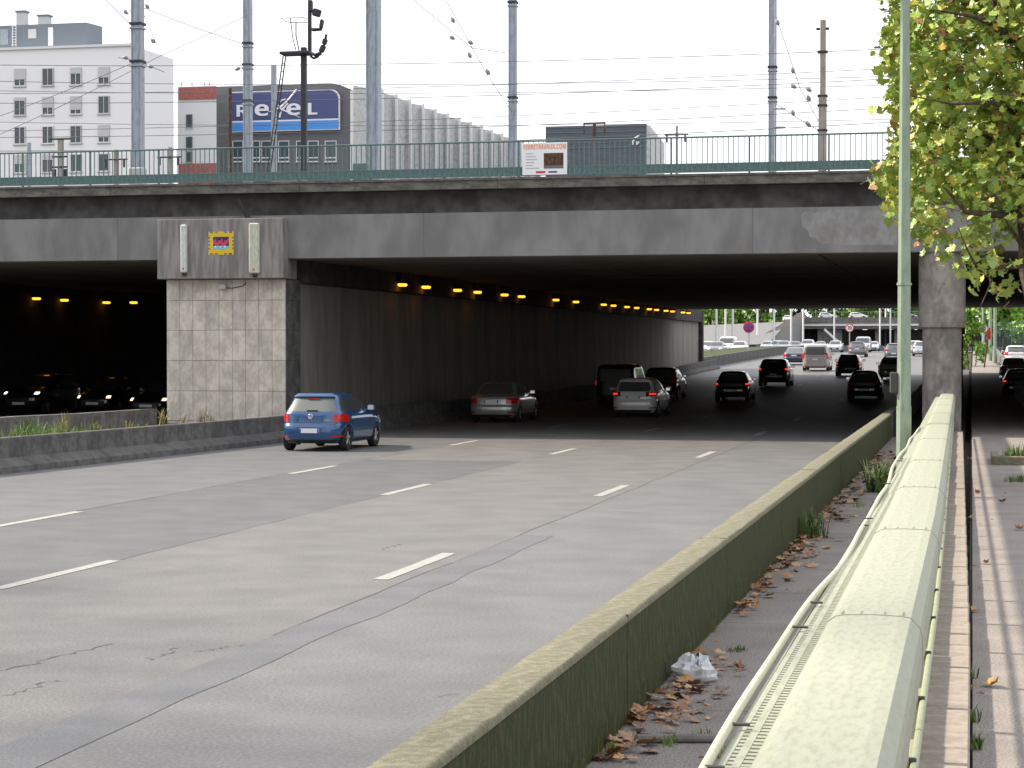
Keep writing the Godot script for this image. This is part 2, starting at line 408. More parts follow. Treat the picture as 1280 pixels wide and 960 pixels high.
func build_roads() -> void:
	var b := Mb.new()
	var rows := []
	for z in [80.0, -60.0, -90.0, -105.0, -119.0, -140.0, -165.0, -210.0, -240.0, -300.0, -1200.0, -2500.0]:
		rows.append(PackedVector3Array([Vector3(-1500, hz(z) - 0.1, z), Vector3(-300, hz(z) - 0.1, z), Vector3(300, hz(z) - 0.1, z), Vector3(1500, hz(z) - 0.1, z)]))
	b.grid(rows, true)
	struct("ground", b.mesh(), M.ground)
	var road := sheet("road", -6.0, -2.44, 14.0, -420.0, 0.0, M.lane_right)
	sheet("lane", -10.0, -6.0, 14.0, -420.0, 0.0, M.lane_middle, road)
	sheet("lane", -13.72, -10.0, 14.0, -45.2, 0.0, M.lane_new, road)
	sheet("lane", -13.72, -10.0, -45.2, -420.0, 0.0, M.lane_middle, road)
	sheet("lane", -20.6, -13.72, 14.0, -420.0, 0.0, M.lane_left, road)
	# painted dashes, 3 m long every 13 m
	for l in [[-6.32, -21.4, 13.2], [-10.02, -19.65, 14.45], [-13.62, -26.5, 13.1]]:
		for k in range(-2, 20):
			var z0: float = l[1] - l[2] * k
			var m := Mb.new()
			var rr := []
			for q in 5:
				var z := z0 - 0.75 * q
				rr.append(PackedVector3Array([Vector3(l[0] - 0.085 + bend(z) + rng.randf_range(-0.008, 0.008), hz(z) + 0.005, z), Vector3(l[0] + 0.085 + bend(z) + rng.randf_range(-0.008, 0.008), hz(z) + 0.005, z)]))
			m.grid(rr, true)
			struct("lane_dash", m.mesh(), M.line, road)
	# tarred joints between the lanes and a few cracks
	for l in [[-6.02, -17.0, -100.0, 0.011], [-10.0, 10.0, -45.2, 0.008], [-13.72, 10.0, -62.0, 0.009]]:
		var m := Mb.new()
		var rr := []
		var z: float = l[1]
		while z > l[2]:
			var wob := rng.randf_range(-0.02, 0.02)
			var w: float = l[3] * rng.randf_range(0.3, 1.5)
			rr.append(PackedVector3Array([Vector3(l[0] + wob - w, hz(z) + 0.004, z), Vector3(l[0] + wob + w, hz(z) + 0.004, z)]))
			z -= 0.8
		m.grid(rr, true)
		struct("tar_joint", m.mesh(), M.tar, road)
	var j := Mb.new()
	j.grid([PackedVector3Array([Vector3(-13.7, 0.004, -45.17), Vector3(-10, 0.004, -45.18)]), PackedVector3Array([Vector3(-13.7, 0.004, -45.21), Vector3(-10, 0.004, -45.22)])], true)
	struct("tar_joint", j.mesh(), M.tar, road)
	var seal := Mb.new()
	var sr2 := []
	for q in 40:
		var z := 10.0 - q * 0.95
		sr2.append(PackedVector3Array([Vector3(-6.0 + rng.randf_range(-0.02, 0.02), 0.0035, z), Vector3(-5.52 + rng.randf_range(-0.05, 0.05), 0.0035, z)]))
	seal.grid(sr2, true)
	struct("sealed_strip", seal.mesh(), M.sealed, road)
	for c in [[0, 840, 140, 805], [180, 826, 225, 810], [10, 870, 70, 850], [250, 815, 300, 806], [470, 690, 500, 680], [570, 866, 548, 872]]:
		var m := Mb.new()
		var rr := []
		var a := gp(c[0], c[1])
		var e := gp(c[2], c[3])
		for q in 15:
			var p := a.lerp(e, q / 14.0) + Vector3(rng.randf_range(-0.06, 0.06), 0.004, 0)
			var w := rng.randf_range(0.002, 0.014)
			rr.append(PackedVector3Array([p - Vector3(w, 0, 0), p + Vector3(w, 0, 0)]))
		m.grid(rr, true)
		struct("crack", m.mesh(), M.tar, road)
	sheet("opposite_road", -39.4, -24.6, 14.0, -420.0, 0.0, M.lane_left)
	var sr := sheet("service_road", 2.6, 10.5, 14.0, -330.0, 0.02, M.lane_middle)
	sheet("lane", 10.5, 14.0, 14.0, -330.0, 0.02, M.lane_left, sr)

	# strip of slabs between the low wall and the parapet
	var strip := sheet("strip_bed", -2.2, -0.2, 2.0, -150.0, 0.05, M.joint)
	var z := -3.0
	while z > -57.0:
		var len := rng.randf_range(1.6, 2.6)
		var m := Mb.new()
		m.cbox(Vector3(-1.28, 0.07, z - len / 2), Vector3(1.84, 0.06 + rng.randf_range(0.0, 0.012), len - 0.014), 0.008)
		part(strip, "slab", m.mesh(), M.strip)
		z -= len
	# pavement on the right, with its slabs
	var pave := sheet("pavement", -0.02, 2.4, 2.0, -330.0, 0.1, M.joint, null, false)
	z = -4.0
	while z > -62.0:
		var len2 := 2.9
		var m2 := Mb.new()
		m2.cbox(Vector3(1.19, 0.14, z - len2 / 2), Vector3(2.36, 0.05, len2 - 0.008), 0.004)
		part(pave, "slab", m2.mesh(), M.pavement)
		z -= len2
	sheet("slab", -0.01, 2.38, -62.0, -330.0, 0.16, M.pavement, pave, false)
	var kerb := Mb.new()
	kerb.sweep([Vector2(-0.1, 0), Vector2(0.1, 0), Vector2(0.1, 0.15), Vector2(-0.1, 0.15)], wall_path([Vector2(2.5, 2), Vector2(2.5, -215)], 6.0))
	struct("kerb", kerb.mesh(), M.kerb, pave)

func build_walls() -> void:
	# low mossy wall at the edge of the carriageway: sections with a mossy coping on each
	var w := thing("low_wall", "long low concrete wall with green mossy side and pale mottled top beside carriageway", "wall", Vector3(-2.3, 0, 0))
	var z := -2.0
	while z > -57.0:
		var l := 5.5
		var m := Mb.new()
		m.cbox(Vector3(0, 0.375, z - l / 2), Vector3(0.25, 0.75, l - 0.006), 0.01)
		part(w, "section", m.mesh(), M.wall_side)
		# coping with an uneven worn edge
		var c := Mb.new()
		var rows := []
		for q in 23:
			var zz := z - 0.002 - (l - 0.004) * q / 22.0
			var e := func(a: float) -> float: return rng.randf_range(-a, a)
			rows.append(PackedVector3Array([Vector3(-0.13, 0.75, zz), Vector3(-0.13, 0.785 + e.call(0.004), zz), Vector3(-0.115 + e.call(0.008), 0.8 + e.call(0.004), zz), Vector3(0.0, 0.803 + e.call(0.005), zz), Vector3(0.112 + e.call(0.01), 0.8 + e.call(0.004), zz), Vector3(0.13, 0.782 + e.call(0.008), zz), Vector3(0.13, 0.75, zz)]))
		c.grid(rows, false)
		part(w, "coping", c.mesh(), M.wall_top)
		z -= l
	var far := Mb.new()
	far.sweep([Vector2(-0.12, 0), Vector2(0.12, 0), Vector2(0.12, 0.8), Vector2(-0.12, 0.8)], wall_path([Vector2(0, -57.1), Vector2(0, -150)]))
	part(w, "section", far.mesh(), M.barrier)

	var cs := [Vector2(-0.16, 0), Vector2(0.38, 0), Vector2(0.36, 0.13), Vector2(0.12, 0.3), Vector2(0.09, 0.7), Vector2(0.07, 0.72), Vector2(-0.07, 0.72), Vector2(-0.1, 0.7)]
	var b1 := Mb.new()
	b1.sweep(cs, wall_path([Vector2(-21.6, -6), Vector2(-20.05, -33), Vector2(-19.4, -43), Vector2(-18.9, -52), Vector2(-18.8, -58), Vector2(-18.9, -153)], 6.0))
	one("median_barrier", b1.mesh(), M.barrier, "dark concrete median barrier running from weedy soil strip along tunnel wall", "barrier")
	var b2 := Mb.new()
	b2.sweep([Vector2(-0.12, 0), Vector2(0.12, 0), Vector2(0.12, 1.0), Vector2(-0.12, 1.0)], [Vector3(-26.6, -0.3, -30), Vector3(-25.5, -0.28, -44), Vector3(-25.0, -0.22, -50), Vector3(-24.45, -0.22, -53), Vector3(-24.3, -0.22, -57.9)])
	one("median_barrier", b2.mesh(), M.barrier_pale, "thin grey concrete barrier behind the weeds, ending at the tiled pier", "barrier")
	var soil := Mb.new()
	soil.grid([PackedVector3Array([Vector3(-27, 0.3, -20), Vector3(-20.6, 0.45, -20)]), PackedVector3Array([Vector3(-25.6, 0.3, -44), Vector3(-19.5, 0.5, -44)]), PackedVector3Array([Vector3(-24.4, 0.3, -58), Vector3(-19.0, 0.5, -58)])], true)
	struct("soil_strip", soil.mesh(), M.ground)
	# beyond the bridge: barrier, grass behind it, more barrier along the far curve
	var b3 := Mb.new()
	b3.sweep([Vector2(-0.12, 0), Vector2(0.12, 0), Vector2(0.12, 0.85), Vector2(-0.12, 0.85)], wall_path([Vector2(-19.9, -153.2), Vector2(-19.9, -400)]))
	one("median_barrier", b3.mesh(), M.barrier, "dark low barrier beside the grass verge beyond the bridge", "barrier")
	sheet("grass_verge", -24.6, -20.0, -153.0, -400.0, 0.75, M.grass)
	var b4 := Mb.new()
	b4.sweep([Vector2(-0.15, 0), Vector2(0.15, 0), Vector2(0.15, 0.85), Vector2(-0.15, 0.85)], wall_path([Vector2(2.2, -64), Vector2(2.2, -230)]))
	one("pavement_wall", b4.mesh(), M.barrier_pale, "low wall between shaded pavement and queue of cars", "wall")
	var b5 := Mb.new()
	b5.sweep([Vector2(-0.12, 0), Vector2(0.12, 0), Vector2(0.12, 0.95), Vector2(-0.12, 0.95)], wall_path([Vector2(-2.3, -150.2), Vector2(-2.3, -260)]))
	one("roadside_wall", b5.mesh(), M.barrier, "low wall at the road edge beyond the column", "wall")

const ORD := ["first", "second", "third", "fourth", "fifth", "sixth", "seventh", "eighth", "ninth", "tenth", "eleventh", "twelfth", "thirteenth", "fourteenth", "fifteenth", "sixteenth", "seventeenth", "eighteenth"]
func build_bridge() -> void:
	var br := thing("railway_bridge", "wide sooty concrete railway bridge crossing over the motorway", "bridge", Vector3(0, 0, BZ))
	var xa := -74.0
	var xb := 26.0
	var d := BF - BZ
	# deck slab
	var m := Mb.new()
	m.hexa([Vector3(xa, 5.42, -0.62), Vector3(xb, 5.42, -0.62), Vector3(xb, 5.57, d), Vector3(xa, 5.57, d), Vector3(xa, 7.3, -0.62), Vector3(xb, 7.3, -0.62), Vector3(xb, 7.4, d), Vector3(xa, 7.4, d)])
	part(br, "deck", m.mesh(), M.fascia)
	# soffit: transverse concrete strips, split by a joint along the road
	var k := 0
	var z := -0.66
	while z > d + 1.0:
		for s in [[-40.0, -4.32], [-4.26, 25.8]]:
			var b := Mb.new()
			var y0 := soffit(BZ + z)
			var y1 := soffit(BZ + z - 1.98)
			var dip := rng.randf_range(-0.012, 0.012)
			b.hexa([Vector3(s[0], y0 + dip, z), Vector3(s[1], y0 + dip, z), Vector3(s[1], y1 + dip, z - 1.98), Vector3(s[0], y1 + dip, z - 1.98), Vector3(s[0], y0 + 0.25, z), Vector3(s[1], y0 + 0.25, z), Vector3(s[1], y1 + 0.25, z - 1.98), Vector3(s[0], y1 + 0.25, z - 1.98)])
			part(br, "soffit_strip", b.mesh(), M.soffit)
		z -= 2.0
		k += 1
	# edge beam facing the road: cast panels with open joints
	var x := xa
	k = 0
	while x < xb:
		var w := 9.7
		var b := Mb.new()
		b.cbox(Vector3(x + w / 2, 5.95, -0.3), Vector3(w - 0.004, 1.3, 0.6), 0.01)
		part(br, "girder_panel", b.mesh(), M.girder if k % 3 != 1 else M.girder_b)
		x += w
		k += 1
	# cornice blocks with a drip edge
	x = xa
	while x < xb:
		var w := 6.05
		var b := Mb.new()
		b.sweep([Vector2(-0.5, 7.31), Vector2(0.36, 7.27), Vector2(0.38, 7.5), Vector2(0.44, 7.52), Vector2(0.44, 7.58), Vector2(-0.5, 7.6)], [Vector3(x, 0, -0.1), Vector3(x + w - 0.012, 0, -0.1)])
		part(br, "cornice_block", b.mesh(), M.cornice)
		x += w
	var bl := Mb.new()
	bl.box(Vector3((xa + xb) / 2, 7.46, d / 2 - 0.4), Vector3(xb - xa, 0.1, -d - 1.2))
	part(br, "ballast", bl.mesh(), M.ballast)
	# left abutment and its tunnel wall
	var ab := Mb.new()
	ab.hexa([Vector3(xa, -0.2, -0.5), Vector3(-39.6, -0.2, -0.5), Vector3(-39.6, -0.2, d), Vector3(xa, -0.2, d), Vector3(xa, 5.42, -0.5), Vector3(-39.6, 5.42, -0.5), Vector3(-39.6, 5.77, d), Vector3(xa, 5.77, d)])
	part(br, "abutment", ab.mesh(), M.sooty)  # near-black tone paints in the darkness of the left tunnel
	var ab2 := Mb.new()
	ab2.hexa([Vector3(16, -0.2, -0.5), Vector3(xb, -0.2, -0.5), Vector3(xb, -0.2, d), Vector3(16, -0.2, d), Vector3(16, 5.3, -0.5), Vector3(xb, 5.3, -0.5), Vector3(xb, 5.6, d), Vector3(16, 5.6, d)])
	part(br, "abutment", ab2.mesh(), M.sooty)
	# pale patch of repaired concrete on the edge beam
	var pp := Mb.new()
	var a := []
	for q in [[1001, 268], [1008, 264], [1019, 266], [1030, 261.5], [1122, 261.5], [1122, 306], [1052, 306.5], [1038, 303.5], [1026, 305.5], [1020, 298], [1012, 296], [1010, 288], [1003, 284]]:
		var p := pz(q[0], q[1], BZ)
		a.append(Vector3(p.x, p.y, 0.004))
	var flat := PackedVector2Array()
	for q in a: flat.append(Vector2(q.x, q.y))
	var idx := Geometry2D.triangulate_polygon(flat)
	for q in range(0, idx.size(), 3): pp.poly([a[idx[q]], a[idx[q + 1]], a[idx[q + 2]]], Vector3(a[0].x, a[0].y, -5))
	part(br, "repair_patch", pp.mesh(), M.girder_pale)

	# the clad pier
	var pr := thing("bridge_pier", "broad stone tiled bridge pier with plain concrete cap between the two tunnels", "pier", Vector3(-22.0, 0, BZ))
	var core := Mb.new()
	core.box(Vector3(0, 2.35, -0.68), Vector3(3.76, 4.7, 1.3))
	part(pr, "core", core.mesh(), M.joint)
	var tw := 3.8 / 9.0
	var ys := [0.0, 0.42, 1.32, 2.24, 3.16, 4.06, 4.69]
	for r in ys.size() - 1:
		for c in 9:
			var h: float = ys[r + 1] - ys[r]
			var t := part(pr, "tile", boxm(Vector3(tw - 0.008, h - 0.01, 0.045), 0.004), M[["tile_a", "tile_b", "tile_c"][rng.randi() % 3]])
			t.position = Vector3(-1.9 + tw * (c + 0.5), ys[r] + h / 2, -0.015 + rng.randf_range(-0.004, 0.004))
		for sd in [-1, 1]:
			for c in 3:
				var h2: float = ys[r + 1] - ys[r]
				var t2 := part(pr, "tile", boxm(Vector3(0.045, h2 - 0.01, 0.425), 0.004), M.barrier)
				t2.position = Vector3(sd * 1.895, ys[r] + h2 / 2, -0.26 - 0.435 * c)
	var cp := Mb.new()
	cp.cbox(Vector3(-0.02, 5.6, -0.2), Vector3(4.0, 1.8, 1.3), 0.02)
	part(pr, "cap", cp.mesh(), M.cap)
	# long wall behind it
	var wl := thing("tunnel_wall", "long streaked concrete wall under the bridge below a row of orange lamps", "wall", Vector3(-20.1, 0, BZ - 1.35))
	var zz := 0.0
	while zz > -92.0:
		var l := 6.2
		var b := Mb.new()
		b.box(Vector3(-0.3, 2.35, zz - l / 2), Vector3(0.6, 4.9, l - 0.02))
		part(wl, "wall_panel", b.mesh(), M.wall)
		zz -= l
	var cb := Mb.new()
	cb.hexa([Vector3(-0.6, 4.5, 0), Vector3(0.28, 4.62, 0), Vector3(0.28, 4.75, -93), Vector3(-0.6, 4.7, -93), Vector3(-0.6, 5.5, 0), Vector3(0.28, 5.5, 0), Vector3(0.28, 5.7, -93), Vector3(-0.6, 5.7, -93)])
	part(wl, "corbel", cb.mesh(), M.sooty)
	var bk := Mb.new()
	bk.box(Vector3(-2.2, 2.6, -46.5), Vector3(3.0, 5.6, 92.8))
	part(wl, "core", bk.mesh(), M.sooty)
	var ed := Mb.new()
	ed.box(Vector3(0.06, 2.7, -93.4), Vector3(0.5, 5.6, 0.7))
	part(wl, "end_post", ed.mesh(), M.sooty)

	# round column on the right and its neighbours in the shade
	for q in [[-0.83, BZ - 0.66], [-0.95, BZ - 24.0], [-1.0, BZ - 50.0]]:
		var col := thing("bridge_column", "thick round concrete column with wider upper half beside the parapet end" if q[1] > -60 else "round concrete column standing in the dark behind the front column", "column", Vector3(q[0], hz(q[1]), q[1]))
		var c1 := Mb.new()
		c1.lathe([[0.54, 0.0], [0.54, 3.2]], 40)
		part(col, "shaft", c1.mesh(), M.column)
		var c2 := Mb.new()
		c2.lathe([[0.5, 3.18], [0.63, 3.18], [0.65, 3.21], [0.65, 5.45]], 40)
		part(col, "collar", c2.mesh(), M.column)

	# things fixed to the pier cap
	for q in [[231.0, 281.0, 341.0, 0.19, "box_white", "narrow pale wall box on pier cap, left of the mosaic"], [319.0, 279.0, 342.0, 0.32, "box_cream", "wider cream wall box with rounded cover on pier cap, beside rain streaks"]]:
		var top := pz(q[0], q[1], BZ + 0.45)
		var bot := pz(q[0], q[2], BZ + 0.45)
		var bx := thing("wall_box", q[5], "wall box", Vector3(top.x, bot.y, BZ + 0.45))
		var hh := top.y - bot.y
		var bm := Mb.new()
		bm.cbox(Vector3(0, hh / 2, 0.07), Vector3(q[3], hh, 0.14), 0.03)
		part(bx, "cover", bm.mesh(), M[q[4]])
		part(bx, "cable_gland", boxm(Vector3(0.12, 0.1, 0.08), 0.01), M.black, Vector3(0, -0.05, 0.05))
		part(bx, "badge", boxm(Vector3(0.05, 0.05, 0.01)), M.sign_red, Vector3(0, 0.12, 0.146))
	var lp := pz(279.0, 358.5, BZ + 0.05)
	var fl := thing("floodlight", "small grey floodlight box under the pier cap", "floodlight", Vector3(lp.x, lp.y, BZ + 0.01))
	part(fl, "housing", boxm(Vector3(0.22, 0.16, 0.14), 0.02), M.box_grey, Vector3(0, 0, 0.08))
	var cbm := Mb.new()
	cbm.tube([Vector3(0.11, -0.03, 0.05), Vector3(0.3, -0.04, 0.03), Vector3(0.62, 0.02, 0.02), Vector3(0.72, 0.12, 0.02)], 0.012, 6)
	part(fl, "cable", cbm.mesh(), M.black)
	# a small wall mosaic: a yellow tile frame round a plain picture of bands and blocks
	var mo := pz(276.5, 304.0, BZ + 0.45)
	var mz := thing("wall_mosaic", "small bright mosaic with yellow tile frame on the pier cap", "mosaic", Vector3(mo.x, mo.y, BZ + 0.452))
	var tpix := 0.05
	var pat := ["y..y..yyyy..y..y", "yyyyyyyyyyyyyyyy", "yyyyyyyyyyyyyyyy", ".yynnnnnnnnnnyy.", "yyynpnnnpnnnpyyy", ".yyppnpppnpppyy.", "yyypppppppppnyyy", ".yynpppnpppnnyy.", "yyycwccwccwccyyy", ".yycccccccccyyy.", "yyyyyyyyyyyyyyyy", "yyyyyyyyyyyyyyyy", "y..y..yyyy..y..y"]
	var names := {"y": ["yellow_tile", "tess_yellow"], "n": ["navy_tile", "tess_navy"], "p": ["pink_tile", "tess_pink"], "c": ["cyan_tile", "tess_cyan"], "w": ["white_tile", "tess_white"]}
	for r in pat.size():
		for c in 16:
			var ch: String = pat[r][c]
			if ch != ".": part(mz, names[ch][0], boxm(Vector3(tpix - 0.004, tpix * 1.08 - 0.004, 0.012)), M[names[ch][1]], Vector3((c - 7.5) * tpix, (6 - r) * tpix * 1.08, 0.006))
	# cable pipe from cornice down to the cap
	var dn := Mb.new()
	var c0 := pz(299, 250, BZ + 0.1)
	var c9 := pz(312, 275, BZ + 0.2)
	dn.tube([c0, c0.lerp(c9, 0.5) + Vector3(-0.03, 0, 0), c9], 0.07, 8)
	one("drain_pipe", dn.mesh(), M.sooty, "dark bent drain pipe between cornice and pier cap", "pipe")

	# sodium lamps along the tunnel walls
	var lamp_mesh := Mb.new()
	lamp_mesh.cbox(Vector3(0, 0.06, 0), Vector3(0.3, 0.12, 0.42), 0.03)
	var shell := lamp_mesh.mesh()
	var zs := [-69.3, -72.5, -77.2, -80.5, -85.4, -88.8, -96.5, -101.6, -109.6, -112.7, -117.3, -120.8, -125.7, -128.7, -132.8, -135.8, -140.8, -143.7]
	for q in zs.size():
		lamp(Vector3(-19.66, 4.92 + 0.4 * (-69.3 - zs[q]) / 75.0, zs[q]), shell, "orange sodium lamp on the streaked tunnel wall, %s from the tiled pier" % ORD[q], "lamps along the tunnel wall", q < 2 or q % 3 == 0)
	for q in [[37, 372, 3], [77, 374, 2], [133, 377, 1], [167, 377, 0]]:
		var p := gp(q[0], q[1], 4.85)
		lamp(Vector3(clampf(p.x, -39.4, -37.0), 4.85, p.z), shell, "orange sodium lamp in the black left tunnel, %s from the pier" % ORD[q[2]], "lamps in the left tunnel", false)

func lamp(at: Vector3, shell: Mesh, label: String, group: String, lit: bool) -> void:
	var l := thing("tunnel_lamp", label, "lamp", at, group)
	part(l, "housing", shell, M.sooty)
	var b := Mb.new()
	b.cbox(Vector3(0, -0.045, 0), Vector3(0.28, 0.11, 0.36), 0.04)
	part(l, "lens", b.mesh(), M.sodium)
	part(l, "bracket", boxm(Vector3(0.06, 0.5, 0.06)), M.sooty, Vector3(-0.1, 0.35, 0))
	if lit:
		var o := OmniLight3D.new()
		o.name = "glow"
		o.position = Vector3(0.05, -0.2, 0); o.light_color = Color(1.0, 0.62, 0.2); o.light_energy = 0.02; o.omni_range = 30.0; o.omni_attenuation = 2.0
		o.light_size = 0.1; o.shadow_enabled = true
		l.add_child(o)

func build_railing() -> void:
	# steel guard rail on the bridge edge
	var r := thing("bridge_railing", "long green steel railing with ribbed kick plate along the bridge edge", "railing", Vector3(0, 7.6, BZ + 0.22))
	var xa := -33.0
	var xb := 2.0
	var sp := 0.149
	var n := int((xb - xa) / sp)
	for k in n:
		var x := xa + sp * k
		if k % 15 == 0:
			part(r, "post", boxm(Vector3(0.05, 1.04, 0.06), 0.006), M.rail_green, Vector3(x, 0.5, -0.02))
		else:
			part(r, "baluster", boxm(Vector3(0.024, 0.74, 0.02)), M.rail_green, Vector3(x, 0.63, 0))
	var x2 := xa
	while x2 < xb - 0.1:
		var l := sp * 15
		part(r, "top_rail", boxm(Vector3(l - 0.004, 0.05, 0.06), 0.012), M.rail_green, Vector3(x2 + l / 2, 1.025, 0))
		part(r, "lower_rail", boxm(Vector3(l - 0.004, 0.035, 0.035), 0.006), M.rail_green, Vector3(x2 + l / 2, 0.265, 0))
		var p := Mb.new()
		var rows := [PackedVector3Array(), PackedVector3Array()]
		var q := 0
		while q <= 60:
			var dz := 0.02 if q % 4 < 2 else -0.012
			rows[0].append(Vector3(l * q / 60.0, 0.04, dz)); rows[1].append(Vector3(l * q / 60.0, 0.245, dz))
			q += 1
		for t in 60: p.quad(rows[0][t], rows[0][t + 1], rows[1][t + 1], rows[1][t])
		p.box(Vector3(l / 2, 0.03, 0.0), Vector3(l - 0.01, 0.03, 0.05))
		part(r, "kick_plate", p.mesh(), M.rail_green, Vector3(x2, 0, 0.03))
		x2 += l
	# printed banner tied to the railing
	var tl := pz(653, 179, BZ + 0.3)
	var rb := pz(709, 218, BZ + 0.3)
	var w := rb.x - tl.x
	var h := tl.y - rb.y
	var bn := thing("banner", "white printed banner with orange heading tied to the bridge railing", "banner", Vector3((tl.x + rb.x) / 2, rb.y, BZ + 0.3))
	var sh := Mb.new()
	sh.cbox(Vector3(0, h / 2, 0), Vector3(w, h, 0.012), 0.005)
	part(bn, "sheet", sh.mesh(), M.sign_white)
	print_text(bn, "heading", "FERRETRAVAUX.COM", 0.145, M.orange_print, Vector3(0, h - 0.12, 0.008), w * 0.94)
	var lines := [0.22, 0.3, 0.34, 0.25, 0.22, 0.4]
	for k in 6:
		part(bn, "printed_line", boxm(Vector3(lines[k], 0.028, 0.003)), M.box_grey, Vector3(-w / 2 + 0.1 + lines[k] / 2, h - 0.31 - 0.085 * k, 0.008))
	part(bn, "printed_photo", boxm(Vector3(0.58, 0.38, 0.003)), M.rust, Vector3(w / 2 - 0.4, h * 0.47, 0.008))
	part(bn, "printed_photo", boxm(Vector3(0.58, 0.09, 0.004)), M.frame_dark, Vector3(w / 2 - 0.4, h * 0.24, 0.0085))
	part(bn, "printed_logo", boxm(Vector3(0.28, 0.06, 0.003)), M.sign_red, Vector3(-0.12, 0.08, 0.008))
	part(bn, "printed_logo", boxm(Vector3(0.26, 0.05, 0.003)), M.sign_disc_blue, Vector3(0.24, 0.08, 0.008))

func print_text(parent: Node, called: String, s: String, size: float, m: Material, at: Vector3, width: float) -> void:
	var t := TextMesh.new()
	var f := SystemFont.new()
	f.font_names = PackedStringArray(["Droid Sans"]); f.font_weight = 700
	t.font = f; t.text = s; t.font_size = 64; t.pixel_size = size / 46.0; t.depth = 0.004
	var o := part(parent, called, t, m, at)
	if width > 0:
		var b := t.get_aabb()
		if b.size.x > 0: o.scale.x = width / b.size.x

# ---------- the parapet beside the camera
func para_x(z: float) -> float:      # the parapet line drifts slightly left with distance
	return -0.42 - 0.24 * clampf((-z - 15.0) / 43.0, 0.0, 1.0)

